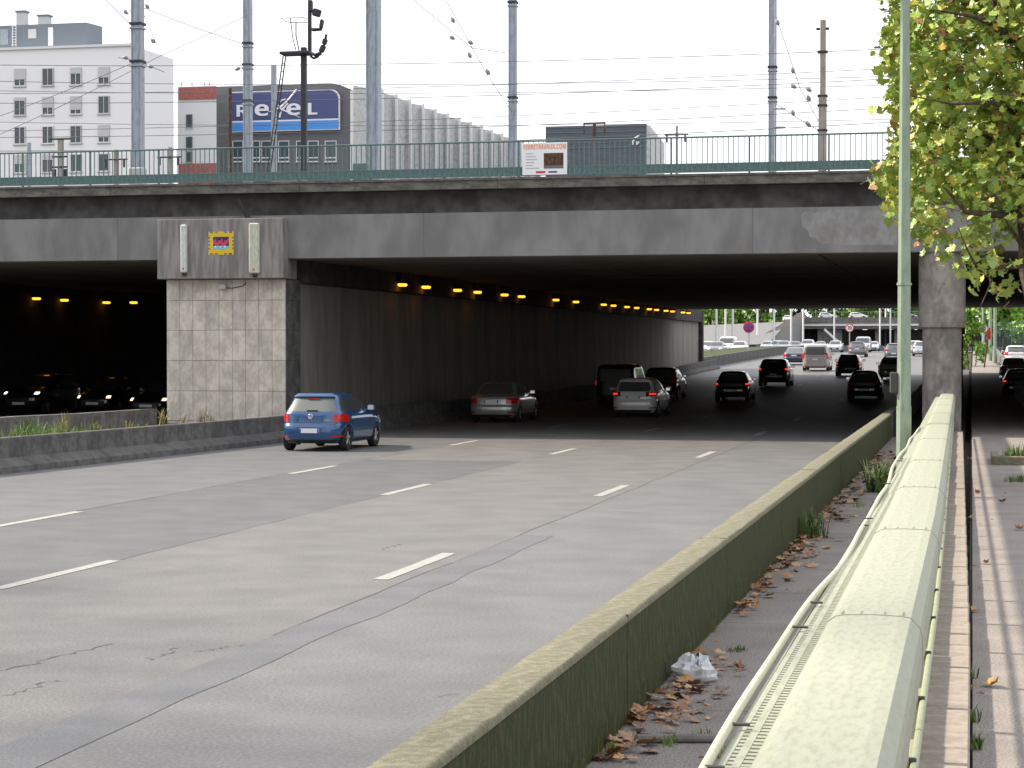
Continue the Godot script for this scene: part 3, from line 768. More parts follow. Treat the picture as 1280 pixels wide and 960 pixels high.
func build_parapet() -> void:
	var p := thing("parapet", "pale green steel parapet with wide flat box beam top and open lower rails", "parapet", Vector3.ZERO)
	var joints := [0.5, -3.0, -9.0, -13.4, -17.6, -22.0, -27.5, -33.0, -39.0, -45.0, -51.0, -57.2]
	for k in joints.size() - 1:
		var z0: float = joints[k]
		var z1: float = joints[k + 1]
		var b := Mb.new()
		var path := []
		for q in 4:
			var z := lerpf(z0 - 0.004, z1 + 0.004, q / 3.0)
			path.append(Vector3(para_x(z), 0, z))
		b.sweep([Vector2(-0.19, 1.1), Vector2(0.17, 1.1), Vector2(0.215, 1.14), Vector2(0.215, 1.26), Vector2(0.205, 1.3), Vector2(0.165, 1.345), Vector2(0.12, 1.352), Vector2(0.0, 1.356), Vector2(-0.12, 1.352), Vector2(-0.155, 1.345), Vector2(-0.185, 1.325), Vector2(-0.19, 1.29)], path)
		part(p, "beam", b.mesh(), M.parapet)
		if k < 10:      # cover band over the joint to the next beam
			var c := Mb.new()
			var jz := z1
			c.sweep([Vector2(-0.193, 1.28), Vector2(0.218, 1.12), Vector2(0.218, 1.262), Vector2(0.207, 1.304), Vector2(0.166, 1.349), Vector2(0.12, 1.356), Vector2(0.0, 1.36), Vector2(-0.12, 1.356), Vector2(-0.158, 1.349), Vector2(-0.188, 1.328)], [Vector3(para_x(jz), 0, jz + 0.05), Vector3(para_x(jz), 0, jz - 0.05)])
			part(p, "joint_cover", c.mesh(), M.parapet)
			for bx in [-0.13, -0.05, 0.05, 0.13]:
				for bz in [-0.025, 0.025]: part(p, "bolt", N.bolt, M.rail_paint, Vector3(para_x(jz) + bx, 1.355, jz + bz))
	# slotted strip beside the beam: rungs between three runners leave real slots
	var z2 := -3.0
	while z2 > -24.0:
		var b := Mb.new()
		var za := z2
		var zb := z2 - 3.0
		for xx in [[-0.305, 0.016], [-0.262, 0.02], [-0.2, 0.028]]:
			b.box(Vector3(para_x(z2) + xx[0], 1.262, (za + zb) / 2), Vector3(xx[1] * 1.3, 0.012, 3.0 - 0.006))
		var q := za - 0.02
		while q > zb:
			b.box(Vector3(para_x(z2) - 0.283, 1.2615, q), Vector3(0.026, 0.0105, 0.033))
			b.box(Vector3(para_x(z2) - 0.233, 1.2615, q - 0.03), Vector3(0.042, 0.0105, 0.036))
			q -= 0.058
		part(p, "slotted_strip", b.mesh(), M.parapet)
		z2 -= 3.0
	var fs := Mb.new()
	fs.sweep([Vector2(-0.315, 1.256), Vector2(-0.19, 1.256), Vector2(-0.19, 1.268), Vector2(-0.315, 1.268)], [Vector3(para_x(-24), 0, -24.02), Vector3(para_x(-40), 0, -40), Vector3(para_x(-57), 0, -57)])
	part(p, "slotted_strip", fs.mesh(), M.parapet)
	var fl := Mb.new()
	fl.sweep([Vector2(-0.32, 1.16), Vector2(-0.312, 1.16), Vector2(-0.312, 1.255), Vector2(-0.32, 1.255)], [Vector3(para_x(-2), 0, -2), Vector3(para_x(-24), 0, -24), Vector3(para_x(-57), 0, -57)])
	part(p, "flange", fl.mesh(), M.rail_paint)
	# posts and lower rails
	var z := -2.6
	while z > -57.0:
		part(p, "post", boxm(Vector3(0.09, 1.12, 0.07), 0.008), M.rail_paint, Vector3(para_x(z) + 0.1, 0.55, z))
		part(p, "bracket", boxm(Vector3(0.12, 0.06, 0.05), 0.005), M.strap, Vector3(para_x(z) + 0.12, 0.62, z))
		z -= 1.7
	for q in [[0.17, 0.62, 0.02]]:
		var zz := 0.0
		while zz > -56.0:
			var b := Mb.new()
			b.tube([Vector3(para_x(zz) + q[0], q[1], zz - 0.01), Vector3(para_x(zz - 5.1) + q[0], q[1], zz - 5.09)], q[2], 8)
			part(p, "rail", b.mesh(), M.rail_paint)
			zz -= 5.1
	z = 0.0
	while z > -57.0:
		part(p, "base_plate", boxm(Vector3(0.03, 0.13, 4.98), 0.004), M.rail_paint, Vector3(para_x(z - 2.5) + 0.12, 0.36, z - 2.5))
		z -= 5.0
	# kerb stones under the parapet
	var kb := thing("kerb_stones", "row of beige kerb stones carrying the parapet posts", "kerb", Vector3.ZERO)
	z = -2.0
	while z > -57.0:
		var l := 1.36
		part(kb, "stone", boxm(Vector3(0.44, 0.25, l - 0.012), 0.012), M.kerb, Vector3(para_x(z) + 0.195, 0.175 + rng.randf_range(-0.003, 0.003), z - l / 2))
		z -= l
	# loose cable along the beam
	var hs := thing("cable", "loose cream cable snaking along the edge of the parapet beam", "cable", Vector3.ZERO)
	var pts := []
	z = -2.5
	while z > -34.0:
		var s := sin(z * 0.9) * 0.014 + sin(z * 0.37 + 1.0) * 0.02
		pts.append(Vector3(para_x(z) - 0.335 + s, 1.272 + 0.01 * sin(z * 1.7), z))
		z -= 0.25
	var hm := Mb.new()
	hm.tube(pts, 0.017, 8)
	part(hs, "sheath", hm.mesh(), M.hose)
	for zt in [-5.9, -6.6, -9.0, -9.9, -14.4, -15.0, -19.0, -23.0]:
		part(hs, "tie", boxm(Vector3(0.07, 0.01, 0.02), 0.003), M.strap, Vector3(para_x(zt) - 0.315, 1.288, zt))

func build_lamp_post() -> void:
	var at := gp(1129.5, 625, 0.1)
	var l := thing("lamp_post", "tall pale green octagonal lamp post standing behind the parapet", "lamp post", at)
	var s := Mb.new()
	var t := Basis(Vector3.UP, 0.35)
	s.lathe([[0.128, 0.0], [0.125, 1.5]], 8, Vector3.ZERO, t, true)
	part(l, "base_shaft", s.mesh(), M.post_green)
	var s2 := Mb.new()
	s2.lathe([[0.118, 1.5], [0.108, 3.6], [0.068, 9.2]], 8, Vector3.ZERO, t, true)
	part(l, "shaft", s2.mesh(), M.post_green)
	for y in [1.5, 3.5]:
		var c := Mb.new()
		c.lathe([[0.1, y - 0.02], [0.127, y - 0.02], [0.127, y + 0.02], [0.1, y + 0.02]], 8, Vector3.ZERO, t, true)
		part(l, "collar", c.mesh(), M.post_green)
	part(l, "cable_box", boxm(Vector3(0.13, 0.35, 0.12), 0.02), M.strap, Vector3(-0.16, 1.9, 0.02))
	part(l, "arm", bar(Vector3(0, 9.15, 0), Vector3(-2.2, 10.1, 0), 0.05, 8), M.post_green)
	part(l, "head", boxm(Vector3(0.8, 0.16, 0.3), 0.05), M.box_grey, Vector3(-2.5, 10.1, 0))

# ---------- plants
func leaf_mesh(curl: float, fold := 0.0) -> ArrayMesh:
	var out := [[0.0, -0.5], [0.16, -0.36], [0.42, -0.3], [0.3, -0.1], [0.5, 0.1], [0.26, 0.14], [0.2, 0.3], [0.0, 0.55], [-0.2, 0.3], [-0.26, 0.14], [-0.5, 0.1], [-0.3, -0.1], [-0.42, -0.3], [-0.16, -0.36]]
	var b := Mb.new()
	var c := Vector3(0, 0.05, -0.1)
	var p := []
	for q in out:
		var r2: float = q[0] * q[0] + q[1] * q[1]
		p.append(Vector3(q[0], curl * r2 * 1.6 + fold * absf(q[0]) + 0.12 * curl * sin(q[1] * 9.0 + q[0] * 5.0), q[1]))
	for k in p.size(): b.tri(c, p[(k + 1) % p.size()], p[k])
	return b.mesh()

func leaf_color(kind: int) -> Color:
	var t := rng.randf()
	var c := Color(0.1, 0.2, 0.028)
	if kind == 0:
		if t < 0.5: c = Color(0.17, 0.24, 0.045)
		elif t < 0.82: c = Color(0.26, 0.31, 0.055)
		elif t < 0.91: c = Color(0.36, 0.34, 0.06)
		elif t < 0.95: c = Color(0.24, 0.13, 0.05)
		elif t < 0.965: c = Color(0.42, 0.25, 0.04)
	elif kind == 1:
		if t < 0.5: c = Color(0.06, 0.13, 0.025)
		elif t < 0.8: c = Color(0.12, 0.2, 0.03)
	else:
		if t < 0.5: c = Color(0.15, 0.27, 0.04)
		elif t < 0.8: c = Color(0.2, 0.33, 0.05)
	return c * rng.randf_range(1.2, 1.6)

func foliage(parent: Node, pts: Array, size: float, kind: int, m: Material, called := "foliage") -> void:
	var mm := MultiMesh.new()
	mm.transform_format = MultiMesh.TRANSFORM_3D
	mm.use_colors = true
	mm.mesh = N.leaf0
	mm.instance_count = pts.size()
	for k in pts.size():
		var s := size * rng.randf_range(0.6, 1.25)
		var b := Basis.from_euler(Vector3(rng.randf_range(-1.3, 1.3), rng.randf() * TAU, rng.randf_range(-1.2, 1.2))).scaled(Vector3(s, s, s))
		mm.set_instance_transform(k, Transform3D(b, pts[k]))
		var c := leaf_color(kind)
		c.a = 1.0
		mm.set_instance_color(k, c)
	var o := MultiMeshInstance3D.new()
	o.name = called; o.multimesh = mm; o.material_override = m
	o.set_meta("kind", "stuff")
	parent.add_child(o, true)

func ball(c: Vector3, r: Vector3, n: int, shell := 0.0) -> Array:
	var out := []
	for k in n:
		var d := Vector3(rng.randfn(), rng.randfn(), rng.randfn()).normalized()
		out.append(c + d * r * lerpf(pow(rng.randf(), 0.45), 1.0, shell))
	return out

func tree(called: String, label: String, at: Vector3, h: float, rad: Vector3, clumps: int, per: int, size: float, kind: int, group := "", clump_r := 1.0) -> Node3D:
	var t := thing(called, label, "tree", at, group)
	var tr := Mb.new()
	tr.tube([Vector3.ZERO, Vector3(0.1, h * 0.3, 0), Vector3(0, h * 0.6, 0.1), Vector3(0.1, h * 0.85, 0)], [h * 0.025, h * 0.02, h * 0.014, h * 0.004], 10)
	part(t, "trunk", tr.mesh(), M.trunk)
	var pts := []
	for c in clumps:
		var d := Vector3(rng.randfn(), rng.randfn(), rng.randfn()).normalized()
		var p: Vector3 = Vector3(0, h - rad.y, 0) + d * rad * pow(rng.randf(), 0.4)
		if c % 4 == 0:
			var lb := Mb.new()
			lb.tube([Vector3(0, h * rng.randf_range(0.35, 0.7), 0), p * Vector3(0.5, 0.95, 0.5), p], [h * 0.009, h * 0.006, h * 0.002], 6)
			part(t, "limb", lb.mesh(), M.trunk)
		pts.append_array(ball(p, Vector3(clump_r, clump_r * 0.75, clump_r), per))
	foliage(t, pts, size, kind, M.leaf if kind == 0 else M.leaf_far, "crown")
	return t

func build_plane_tree() -> void:
	var z0 := -37.0
	var at := pz(1292, 440, z0)
	at.y = 0.15
	var t := thing("plane_tree", "plane tree with yellowing leaves overhanging the parapet and lamp post", "tree", at)
	var tr := Mb.new()
	var P := func(x: float, y: float, z: float) -> Vector3: return pz(x, y, z) - at
	tr.tube([P.call(1352, 620, z0) * Vector3(1, 0, 1), P.call(1322, 450, z0), P.call(1296, 340, z0), P.call(1288, 200, z0), P.call(1296, 60, z0), P.call(1300, -120, z0)], [0.42, 0.34, 0.31, 0.27, 0.22, 0.12], 14)
	part(t, "trunk", tr.mesh(), M.trunk)
	var limbs := [
		[[1285, 45, -37.0, 0.14], [1258, 48, -36.6, 0.13], [1243, 30, -36.2, 0.1], [1215, 20, -35.8, 0.05], [1165, 12, -35.5, 0.02]],
		[[1258, 46, -36.6, 0.09], [1245, 15, -36.4, 0.06], [1238, -30, -36.4, 0.05]],
		[[1290, 268, -37.0, 0.13], [1240, 268, -36.5, 0.085], [1208, 265, -36.2, 0.06], [1190, 245, -36.0, 0.035], [1178, 232, -35.8, 0.015]],
		[[1290, 322, -37.0, 0.1], [1272, 298, -36.6, 0.06], [1262, 285, -36.5, 0.03], [1255, 270, -36.4, 0.012]],
		[[1290, 330, -37.0, 0.1], [1250, 334, -36.6, 0.055], [1222, 336, -36.3, 0.04], [1208, 310, -36.0, 0.02], [1198, 285, -35.8, 0.01]],
		[[1222, 336, -36.3, 0.03], [1240, 350, -36.2, 0.025], [1225, 385, -36.2, 0.008]],
		[[1290, 185, -37.0, 0.12], [1262, 180, -37.5, 0.07], [1210, 165, -38.0, 0.04], [1150, 150, -38.3, 0.015]],
		[[1290, 150, -37.0, 0.1], [1240, 128, -36.0, 0.05], [1190, 130, -35.2, 0.03], [1140, 120, -35.0, 0.012]],
		[[1300, 100, -37.0, 0.1], [1350, 60, -37.5, 0.06], [1400, 20, -38.0, 0.03]]]
	for l in limbs:
		var b := Mb.new()
		var pp := []
		var rr := []
		for q in l:
			pp.append(P.call(q[0], q[1], q[2] + 1.1 * smoothstep(1290.0, 1240.0, q[0]))); rr.append(q[3] * 0.72)
		b.tube(pp, rr, 8)
		part(t, "branch", b.mesh(), M.trunk)
	# leafy clumps; the crown's edge as the tree has it, with depth to both sides of the trunk
	var edge := [[-160, 1100], [0, 1098], [20, 1106], [60, 1097], [100, 1104], [130, 1102], [170, 1116], [195, 1112], [215, 1094], [240, 1090], [268, 1106], [300, 1130], [320, 1160], [345, 1200], [375, 1235]]
	var pts := []
	var n := 0
	while n < 1100:
		var y := rng.randf_range(-150.0, 372.0)
		var lim := 1235.0
		for k in edge.size() - 1:
			if y >= edge[k][0] and y < edge[k + 1][0]: lim = lerpf(edge[k][1], edge[k + 1][1], (y - edge[k][0]) / (edge[k + 1][0] - edge[k][0]))
		var x := lim + 10.0 + pow(rng.randf(), 1.1) * (1430.0 - lim)
		if y > 300 and (rng.randf() < 0.55 or x > 1262): continue
		if y > 240 and rng.randf() < 0.35: continue
		var c: Vector3 = P.call(x, y, z0 + rng.randf_range(-3.4, 2.2))
		var cr := rng.randf_range(0.22, 0.42)
		pts.append_array(ball(c, Vector3(cr, cr * 0.85, cr), 16 if y < 240 else 12))
		if n % 9 == 0:
			var tw := Mb.new()
			tw.tube([c + Vector3(0.1, 0, 0), c + Vector3(0.35, 0.05, 0.1), c + Vector3(0.6, -0.02, 0.2)], [0.006, 0.01, 0.014], 5)
			part(t, "twig", tw.mesh(), M.twig)
		n += 1
	# the leaves nearest to the road side are parts of their own, the rest one mass
	var near := []
	var rest := []
	for p in pts:
		if near.size() < 280 and p.z > 0.6 and p.x < 0.9 and rng.randf() < 0.5: near.append(p)
		else: rest.append(p)
	var cols := []
	for k in 12:
		var c := leaf_color(0)
		var lm := mat("leaf_tone_%d" % k, c, 0.5)
		lm.backlight = Color(0.9, 0.9, 0.6) * 0.9; lm.cull_mode = BaseMaterial3D.CULL_DISABLED
		cols.append(lm)
	for p in near:
		var s := 0.2 * rng.randf_range(0.6, 1.25)
		part(t, "leaf", N["leaf%d" % (rng.randi() % 3)], cols[rng.randi() % 12], p, Basis.from_euler(Vector3(rng.randf_range(-1.3, 1.3), rng.randf() * TAU, rng.randf_range(-1.2, 1.2))).scaled(Vector3(s, s, s)))
	foliage(t, rest, 0.2, 0, M.leaf, "crown")

func tuft(called: String, label: String, at: Vector3, n: int, h: float, spread: float, m: Material, group := "", leafy := false) -> void:
	var t := thing(called, label, "plant", at, group)
	var b := Mb.new()
	for k in n:
		var a := rng.randf() * TAU
		var r := spread * sqrt(rng.randf())
		var p := Vector3(cos(a) * r, 0, sin(a) * r)
		var hh := h * rng.randf_range(0.4, 1.1)
		var lean := Vector3(rng.randf_range(-0.4, 0.4), 0, rng.randf_range(-0.4, 0.4)) * hh
		var w := hh * 0.028 + 0.003
		var side := Vector3(cos(a + 1.3), 0, sin(a + 1.3)) * w
		var mid := p + lean * 0.4 + Vector3(0, hh * 0.6, 0)
		var tip := p + lean + Vector3(0, hh * 0.95, 0)
		b.quad(p - side, p + side, mid + side * 0.8, mid - side * 0.8)
		b.tri(mid - side * 0.8, mid + side * 0.8, tip)
		if leafy:
			for q in 5:
				var c := p.lerp(mid, q / 5.0) + lean * 0.1 * q
				var d := Vector3(rng.randfn(), rng.randf_range(0.0, 0.6), rng.randfn()).normalized() * hh * 0.16
				var s2 := d.cross(Vector3.UP).normalized() * hh * 0.045
				b.quad(c, c + d * 0.5 + s2, c + d, c + d * 0.5 - s2)
	part(t, "blades", b.mesh(), m).set_meta("kind", "stuff")

func build_small_plants() -> void:
	for q in [[1012, 672, 70, 0.42, 0.22, "blade", "bushy green weed among leaf litter at the foot of the mossy wall"], [1104, 615, 110, 0.62, 0.3, "blade", "tall green weed growing beside the lamp post foot"], [1078, 634, 26, 0.14, 0.2, "blade_pale", "low patch of pale grass on the strip slabs"], [1130, 548, 30, 0.7, 0.12, "blade_pale", "thin weed stalks standing between lamp post and column"]]:
		tuft("weed", q[6], gp(q[0], q[1], 0.1), q[2], q[3], q[4], M[q[5]], "", true)
	tuft("moss_clump", "small flat green moss clump on a bare slab", gp(921, 814, 0.1), 60, 0.05, 0.09, M.blade)
	for q in [[836, 932], [905, 948], [762, 940], [880, 925]]:
		tuft("grass_tuft", "tiny grass sprig in the broken edge of a slab", gp(q[0], q[1], 0.1), 22, 0.09, 0.07, M.blade_pale, "grass sprigs at the slab edge")
	for q in [[1206, 690], [1204, 672], [1216, 905], [1213, 850], [1221, 940], [1200, 640], [1199, 610]]:
		tuft("grass_tuft", "green grass sprig in the gap between kerb stones and pavement", gp(q[0], q[1], 0.15), 26, 0.13, 0.05, M.blade, "grass sprigs in the kerb gap")
	# weeds on the soil between the median barriers
	for k in 60:
		var z := rng.randf_range(-36.0, -48.0)
		var x := rng.randf_range(-23.5, -20.2)
		tuft("verge_weed", "green weed on the soil strip between the median barriers", Vector3(x, 0.4, z), 34, rng.randf_range(0.2, 0.5), 0.3, M[["blade", "blade_pale", "blade"][k % 3]], "weeds on the median soil", true)
	for q in [[203, 524, 0.85], [228, 520, 0.5], [252, 518, 0.75], [264, 520, 0.5], [120, 535, 0.5], [80, 540, 0.95], [36, 545, 0.6], [160, 530, 0.4]]:
		var p := gp(q[0], q[1] + 14, 0.2)
		p = pz(q[0], q[1], maxf(p.z, -56.5))
		tuft("verge_weed", "tall dry weed stalk on the median near the tiled pier", Vector3(p.x, 0.35, p.z), 16, q[2] * 0.72, 0.12, M.blade_dry, "dry weeds by the pier", true)
	# tree bed on the pavement
	var a := gp(1241, 582, 0.15)
	var pl := thing("planter", "low stone edged plant bed with leafy weeds on the pavement", "planter", Vector3(a.x, 0.15, a.z))
	part(pl, "edging", boxm(Vector3(1.6, 0.2, 0.16), 0.02), M.wall_top, Vector3(0.8, 0.1, 0))
	part(pl, "edging", boxm(Vector3(0.16, 0.2, 2.2), 0.02), M.wall_top, Vector3(0.05, 0.098, -1.2))
	part(pl, "soil", boxm(Vector3(1.4, 0.1, 2.0)), M.ground, Vector3(0.85, 0.06, -1.1))
	for k in 8:
		tuft("bed_weed", "leafy weed in the stone edged plant bed", Vector3(a.x + rng.randf_range(0.35, 1.4), 0.25, a.z - rng.randf_range(0.25, 1.8)), 30, 0.35, 0.2, M.blade, "weeds in the plant bed", true)
	tuft("grass_patch", "round patch of grass at the tree foot", gp(1276, 603, 0.15), 160, 0.16, 0.3, M.blade)

func build_litter() -> void:
	# fallen plane leaves: loose ones one by one, drifts along the wall as masses
	var dm := ["dead_a", "dead_b", "dead_c", "dead_d"]
	var loose := [[745, 938], [752, 950], [770, 948], [790, 900], [800, 880], [812, 868], [820, 852], [832, 848], [828, 838], [842, 830], [850, 835], [826, 862], [838, 868], [808, 890], [858, 925], [875, 948], [894, 803], [892, 790], [898, 770], [935, 755], [925, 752], [945, 735], [950, 728], [958, 735], [930, 760], [962, 715], [970, 712], [990, 740], [985, 738], [1010, 738], [1020, 668], [1035, 640], [1042, 626], [925, 838], [860, 852]]
	for q in loose:
		fallen(gp(q[0], q[1], 0.1), 0.115, dm[rng.randi() % 4], "curled brown plane leaf lying along the foot of the mossy wall", "fallen leaves on the strip")
	for q in [[1215, 766, "dead_d"], [1222, 858, "dead_d"], [1240, 859, "dead_d"], [1225, 867, "dead_c"], [1218, 708, "dead_a"], [1232, 706, "dead_b"], [1252, 712, "dead_d"], [1228, 736, "dead_b"], [1222, 618, "dead_c"], [1235, 625, "dead_b"], [1253, 629, "dead_c"], [1257, 617, "dead_c"], [1225, 655, "dead_a"], [1240, 650, "dead_c"], [1215, 645, "dead_d"], [1275, 663, "dead_a"], [1228, 581, "dead_b"], [1212, 575, "dead_d"]]:
		fallen(gp(q[0], q[1], 0.16), 0.12, q[2], "dry leaf lying on the pavement right of the kerb stones", "fallen leaves on the pavement")
	fallen(gp(1180, 628, 0.36), 0.13, "dead_d", "single yellow leaf on top of the kerb stones", "")
	for q in [[770, 905, 860, 815, 90, 0.22], [960, 715, 1020, 672, 110, 0.22], [895, 770, 960, 722, 40, 0.13], [1020, 655, 1052, 610, 120, 0.25], [1052, 612, 1088, 565, 180, 0.3], [740, 955, 800, 890, 45, 0.14]]:
		var a := gp(q[0], q[1], 0.1)
		var e := gp(q[2], q[3], 0.1)
		var pts := []
		for k in q[4]:
			var p := a.lerp(e, rng.randf())
			p.x = -2.15 + absf(rng.randfn()) * q[5]
			p.y = 0.108 + rng.randf() * 0.035
			pts.append(p)
		var mm := MultiMesh.new()
		mm.transform_format = MultiMesh.TRANSFORM_3D
		mm.use_colors = true
		mm.mesh = N.leaf0
		mm.instance_count = pts.size()
		for k in pts.size():
			var s := 0.135 * rng.randf_range(0.35, 1.2)
			mm.set_instance_transform(k, Transform3D(Basis.from_euler(Vector3(rng.randf_range(-0.4, 0.4), rng.randf() * TAU, rng.randf_range(-0.4, 0.4))).scaled(Vector3(s, s, s)), pts[k]))
			mm.set_instance_color(k, [Color(0.26, 0.11, 0.045), Color(0.34, 0.17, 0.07), Color(0.14, 0.07, 0.04), Color(0.4, 0.22, 0.08)][rng.randi() % 4])
		var o := MultiMeshInstance3D.new()
		o.name = numbered("leaf_drift"); o.multimesh = mm; o.material_override = M.leaf
		add_child(o)
		tag(o, "drift of brown leaves heaped against the mossy wall", "leaf litter", "leaf drifts along the wall")
		o.set_meta("kind", "stuff")
	# crumpled plastic bag
	var at := gp(868, 852, 0.1)
	var b := Mb.new()
	var rows := []
	var ns := FastNoiseLite.new()
	ns.seed = 4; ns.frequency = 1.1
	for r in 14:
		var row := PackedVector3Array()
		var ph := PI * r / 13.0
		for k in 22:
			var d := Vector3(sin(ph) * cos(TAU * k / 22.0), cos(ph), sin(ph) * sin(TAU * k / 22.0))
			var rad := 1.0 + 0.35 * ns.get_noise_3dv(d * 0.9) + 0.3 * (0.6 - 2.0 * absf(ns.get_noise_3dv(d * 1.7 + Vector3(3, 1, 2)))) + rng.randf_range(-0.05, 0.05)
			row.append(Vector3(d.x * 0.14 * rad * (1.0 + 0.35 * d.x * -d.y), maxf(0.0, (d.y * 0.1 + 0.075) * rad), d.z * 0.1 * rad))
		rows.append(row)
	for r in 13:
		for k in 22: b.quad(rows[r][k], rows[r][(k + 1) % 22], rows[r + 1][(k + 1) % 22], rows[r + 1][k])
	one("plastic_bag", b.mesh(), M.bag, "crumpled white plastic bag lying among brown leaves", "plastic bag", at)
	var sc := gp(975, 668, 0.12)
	one("paper_scrap", boxm(Vector3(0.09, 0.03, 0.06), 0.01), M.bag, "scrap of white paper beside the bushy weed", "paper", sc)
	# broken slab edge in front
	var brk := Mb.new()
	var c := gp(800, 925, 0.1)
	brk.cbox(Vector3(c.x + 0.25, 0.125, c.z + 0.03), Vector3(0.55, 0.045, 0.1), 0.015, Basis(Vector3.UP, 0.25))
	one("broken_slab", brk.mesh(), M.barrier_pale, "narrow broken piece of slab near the wall foot", "stone")

func fallen(at: Vector3, size: float, m: String, label: String, group: String) -> void:
	var s := size * rng.randf_range(0.8, 1.3)
	var o := one("fallen_leaf", N["leaf%d" % (2 + rng.randi() % 2)], M[m], label, "leaf", at + Vector3(0, 0.012, 0), group)
	o.basis = Basis.from_euler(Vector3(rng.randf_range(-0.3, 0.3), rng.randf() * TAU, rng.randf_range(-0.3, 0.3))).scaled(Vector3(s, s, s))

func build_moss_fringe() -> void:
	# moss and grass growing up the foot of the low wall
	var b := Mb.new()
	var c := Mb.new()
	for k in 5200:
		var z := -9.0 - 36.0 * pow(rng.randf(), 1.4)
		var h := rng.randf_range(0.03, 0.2) * (0.5 + 0.5 * absf(sin(z * 1.9)))
		var w := rng.randf_range(0.003, 0.008)
		var p := Vector3(-2.172 + rng.randf_range(0.0, 0.012), 0.09, z)
		var m := b if k % 2 == 0 else c
		m.tri(p + Vector3(0, 0, w), p - Vector3(0, 0, w), p + Vector3(rng.randf_range(0, 0.02), h, rng.randf_range(-0.02, 0.02)))
	var o := part(self, numbered("moss_fringe"), b.mesh(), M.moss_blade)
	tag(o, "yellowish moss and grass fringe along the wall foot", "moss")
	o.set_meta("kind", "stuff")
	var o2 := part(self, numbered("moss_fringe"), c.mesh(), M.moss_blade_dark)
	tag(o2, "dark green moss fringe along the wall foot", "moss")
	o2.set_meta("kind", "stuff")

